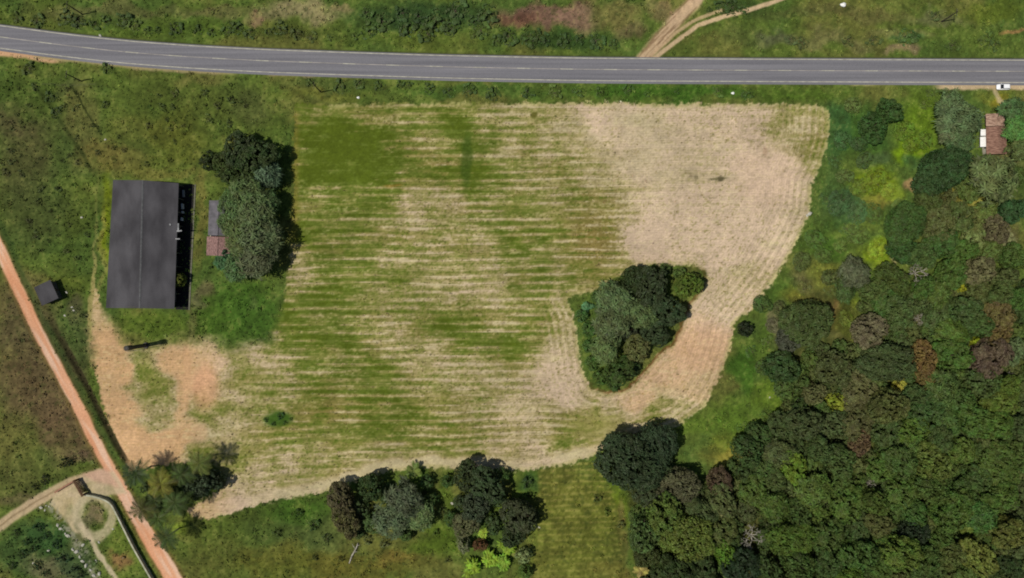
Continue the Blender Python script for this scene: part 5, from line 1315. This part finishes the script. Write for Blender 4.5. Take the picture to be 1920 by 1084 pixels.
# ------------------------------------------------------------------ utility poles
M_POLE = noisy('tarred_pole', (52,46,40), (70,62,54), 2, .9)
for px, py, hh, lab in [(155,27,8.6,'dark utility pole in the strip beyond the road near the top left corner'),(152,152,8.2,'dark utility pole in the meadow just below the road on the left'),
                        (602,173,8.6,'dark utility pole on the lower verge above the field corner'),(1765,41,8.4,'dark utility pole beyond the road at the upper right')]:
    x, y = g(px, py); r = empty('utility_pole', (x, y, ground_z(x, y)), random.uniform(-.1,.1), lab, 'utility pole', 'utility poles along the road')
    mb = MB(); mb.tube((0,0,-.3), (0,0,hh), .20, .13, 10); mb.build('shaft', M_POLE, r)
    mb = MB(); mb.box(-.06, .06, -1.0, 1.0, hh-.6, hh-.46); c_ = mb.build('crossarm', M_POLE, r)
    for s in (-.9, 0.5, .9):
        mb = MB(); mb.tube((0,s,hh-.459), (0,s,hh-.28), .05, .04, 8); mb.build('insulator', M_PALE, c_)

# ------------------------------------------------------------------ walls and gate of the lower-left yard
M_WWALL = noisy('limewashed_wall', (146,146,122), (180,178,154), .7, .9)
wp = [(164,926),(182,929),(200,935),(212,943),(222,960),(236,988),(252,1020),(270,1052),(292,1090),(312,1124)]
x0_, y0_ = g(*wp[0]); ww = empty('boundary_wall', (x0_, y0_, 0), 0, 'long whitewashed boundary wall curving beside the orange dirt road', 'wall')
pts = [Vector((g(*p)[0]-x0_, g(*p)[1]-y0_, 0)) for p in wp]; pts = [Vector((*q, 0)) for q in smooth_path([(p.x, p.y) for p in pts], 5)]
mb = MB(); 
v, f = [], []
for i, p in enumerate(pts):
    n = offs(pts, i)*.11
    v += [((p-n).x, (p-n).y, -.2), ((p-n).x, (p-n).y, 1.5), ((p+n).x, (p+n).y, 1.5), ((p+n).x, (p+n).y, -.2)]
for i in range(len(pts)-1):
    a, b = i*4, (i+1)*4
    for k in range(4): f.append([a+k, b+k, b+(k+1) % 4, a+(k+1) % 4])
f += [[0,1,2,3], [len(v)-1, len(v)-2, len(v)-3, len(v)-4]]
mb.add(v, f); mb.build('masonry', M_WWALL, ww)
v, f = [], []
for i, p in enumerate(pts):
    n = offs(pts, i)*.24
    v += [((p-n).x, (p-n).y, 1.503), ((p-n).x, (p-n).y, 1.6), ((p+n).x, (p+n).y, 1.6), ((p+n).x, (p+n).y, 1.503)]
for i in range(len(pts)-1):
    a, b = i*4, (i+1)*4
    for k in range(4): f.append([a+k, b+k, b+(k+1) % 4, a+(k+1) % 4])
f += [[0,1,2,3], [len(v)-1, len(v)-2, len(v)-3, len(v)-4]]
mb = MB(); mb.add(v, f); mb.build('coping', M_WWALL, ww)
# brown gatehouse bar and low red wall
M_BR = noisy('brown_brick', (84,62,44), (112,88,64), 2, .9); M_BR2 = noisy('red_earth_wall', (132,92,72), (160,120,96), 2, .9)
ax, ay = g(147,899); bx, by = g(162,925)
gt = empty('entrance_gate', (ax, ay, 0), math.atan2(by-ay, bx-ax), 'brown timber gate with tiled cap between the junction and the ring path', 'gate')
Lg = math.hypot(bx-ax, by-ay)
for s in (0, Lg): mb = MB(); mb.box(s-.3, s+.3, -.3, .3, -.2, 2.3); mb.build('gatepost', M_BR, gt)
mb = MB()
for k in range(9): mb.box(.42+k*(Lg-.95)/9, .42+(k+.86)*(Lg-.95)/9, -.05, .05, .15, 1.9)
mb.build('gate_leaf', M_DOOR, gt)
mb = MB(); mb.add([(-.4,-.45,2.31),(Lg+.4,-.45,2.31),(Lg+.4,0,2.6),(-.4,0,2.6),(Lg+.4,.45,2.31),(-.4,.45,2.31)], [[0,1,2,3],[3,2,4,5],[0,5,4,1],[0,3,5],[1,4,2]]); mb.build('cap_roof', M_BR, gt)
ax, ay = g(106,922); bx, by = g(144,899)
lw = empty('low_wall', (ax, ay, 0), math.atan2(by-ay, bx-ax), 'low reddish earth wall running left from the brown gate', 'wall'); Lw = math.hypot(bx-ax, by-ay)
mb = MB(); mb.box(0, Lw, -.15, .15, -.2, .9); mb.build('masonry', M_BR2, lw)
mb = MB(); mb.box(-.05, Lw+.05, -.24, .24, .903, 1.0); mb.build('coping', M_BR2, lw)

# ------------------------------------------------------------------ stones, rubble, bags, fallen trunk
M_STONE = noisy('pale_stone', (150,146,130), (196,192,178), 2, .95, .3)
def stone_mesh(seed):
    import bmesh
    rng = random.Random(seed); bm = bmesh.new(); bmesh.ops.create_icosphere(bm, subdivisions=2, radius=.5)
    for v in bm.verts:
        k = 1+rng.uniform(-.22, .22); v.co = Vector((v.co.x*k*1.2, v.co.y*k, v.co.z*k*.6))
    me = bpy.data.meshes.new('stone'); bm.to_mesh(me); bm.free(); me.materials.append(M_STONE); return me
STN = [stone_mesh(i) for i in range(4)]
rub = [(77,952,1.0),(84,957,.7),(92,950,.6),(86,948,.5),(108,985,.9),(114,991,1.1),(122,1001,.7),(128,1004,1.2),(119,994,.6),(137,1030,1.0),(144,1034,1.3),(150,1044,.8),(155,1052,1.0),(162,1060,1.2),(170,1068,.9),
       (156,1022,1.0),(181,1052,.9),(92,1032,.8),(187,1075,1.2),(176,1079,1.0),(62,1056,.6),(186,1017,.8),(212,992,.7),(230,1046,.6)]
near = [(180,1010,'ring path'),(85,952,'junction'),(118,994,'upper rubble line'),(150,1045,'lower rubble line')]
cnt = {}
for i, (px, py, s) in enumerate(rub):
    x, y = g(px, py); o = link('stone', STN[i % 4]); o.location = (x, y, ground_z(x, y)+.1*s); o.scale = (s, s*.8, s); o.rotation_euler = (0, 0, i*1.3)
    big = 'large' if s > 1.05 else 'middling' if s > .75 else 'small'
    ref = min(near, key=lambda q: math.hypot(px-q[0], py-q[1])); k = (big, ref[2], compass(px-ref[0], py-ref[1])); cnt.setdefault(k, []).append(o)
for (big, rn, d), os_ in cnt.items():
    for i, o in enumerate(os_):
        tag(o, f'{big} pale stone {d} the {rn} in the yard' + (f', {["upper","lower","lowest","last"][i]} of those' if len(os_) > 1 else ''), 'stone', 'pale stones lying in the lower left yard')
for px, py, s, lab in [(1518,401,1.3,'large pale stone on the right edge of the mown field'),(1513,404,.8,'smaller pale stone beside the large one on the field edge'),(198,262,.7,'white stone in the meadow above the shed'),
        (125,548,.8,'white stone just right of the small dark hut'),(135,576,.7,'pale stone lower right of the small dark hut'),(138,582,.7,'pale stone touching another below the small dark hut'),
        (122,592,.8,'flat pale stone below the small dark hut'),(154,408,.8,'pale stone in the tall grass left of the shed'),(848,944,.9,'white stone in the gap of the southern trees'),(1443,745,.5,'tiny white stone in the grass by the forest edge'),
        (1011,989,.6,'small white stone on the left border of the striped strip'),(188,67,.8,'white marker stone on the upper edge of the road')]:
    x, y = g(px, py); o = link('stone', STN[int(px) % 4]); o.location = (x, y, ground_z(x, y)+.14*s); o.scale = (s, s*.8, s); o.rotation_euler = (0, 0, px); tag(o, lab, 'stone')
def bag(px, py, s, lab):
    import bmesh
    bm = bmesh.new(); bmesh.ops.create_uvsphere(bm, u_segments=16, v_segments=10, radius=.5)
    rng = random.Random(px)
    for v in bm.verts:
        k = 1+.12*math.sin(v.co.x*9+rng.random())+.08*math.sin(v.co.y*13)
        v.co = Vector((v.co.x*1.1*k, v.co.y*.8*k, max(v.co.z, -.3)*.7))
        if v.co.z > .28: v.co.x *= .5; v.co.y *= .5; v.co.z += .08
    me = bpy.data.meshes.new('sack'); bm.to_mesh(me); bm.free(); me.materials.append(M_WHITEB)
    x, y = g(px, py); o = link('sack', me); o.location = (x, y, ground_z(x, y)+.2*s); o.scale = (s, s, s); tag(o, lab, 'sack')
bag(1374,175,1.0,'small white sack in the green verge above the mown field')
bag(1580,10,1.7,'pale sack in the grass beyond the road at the top edge')
bag(672,183,.9,'pale crumpled sack in the grass above the field')
x, y = g(664, 1036); r = empty('fallen_tree', (x, y, ground_z(x, y)+.2), math.radians(66), 'grey fallen trunk with broken limbs below the olive-brown tree', 'fallen tree')
mb = MB(); mb.path([(-3.6,0,.1),(-1,.2,.25),(1.6,-.1,.3),(3.4,.1,.2)], [.16,.26,.24,.14], 8); mb.build('trunk', M_DEADWOOD, r, True)
mb = MB(); mb.path([(1.4,0,.3),(2.2,1.1,.8),(2.8,1.6,1.0)], [.12,.08,.03], 6); mb.path([(.4,0,.3),(1.0,-1.0,.6)], [.1,.03], 6); mb.path([(2.4,0,.3),(3.4,-.8,.7)], [.09,.03], 6); mb.build('limbs', M_DEADWOOD, r, True)
print('plants', len(PLANTS), 'objects', len(bpy.data.objects))
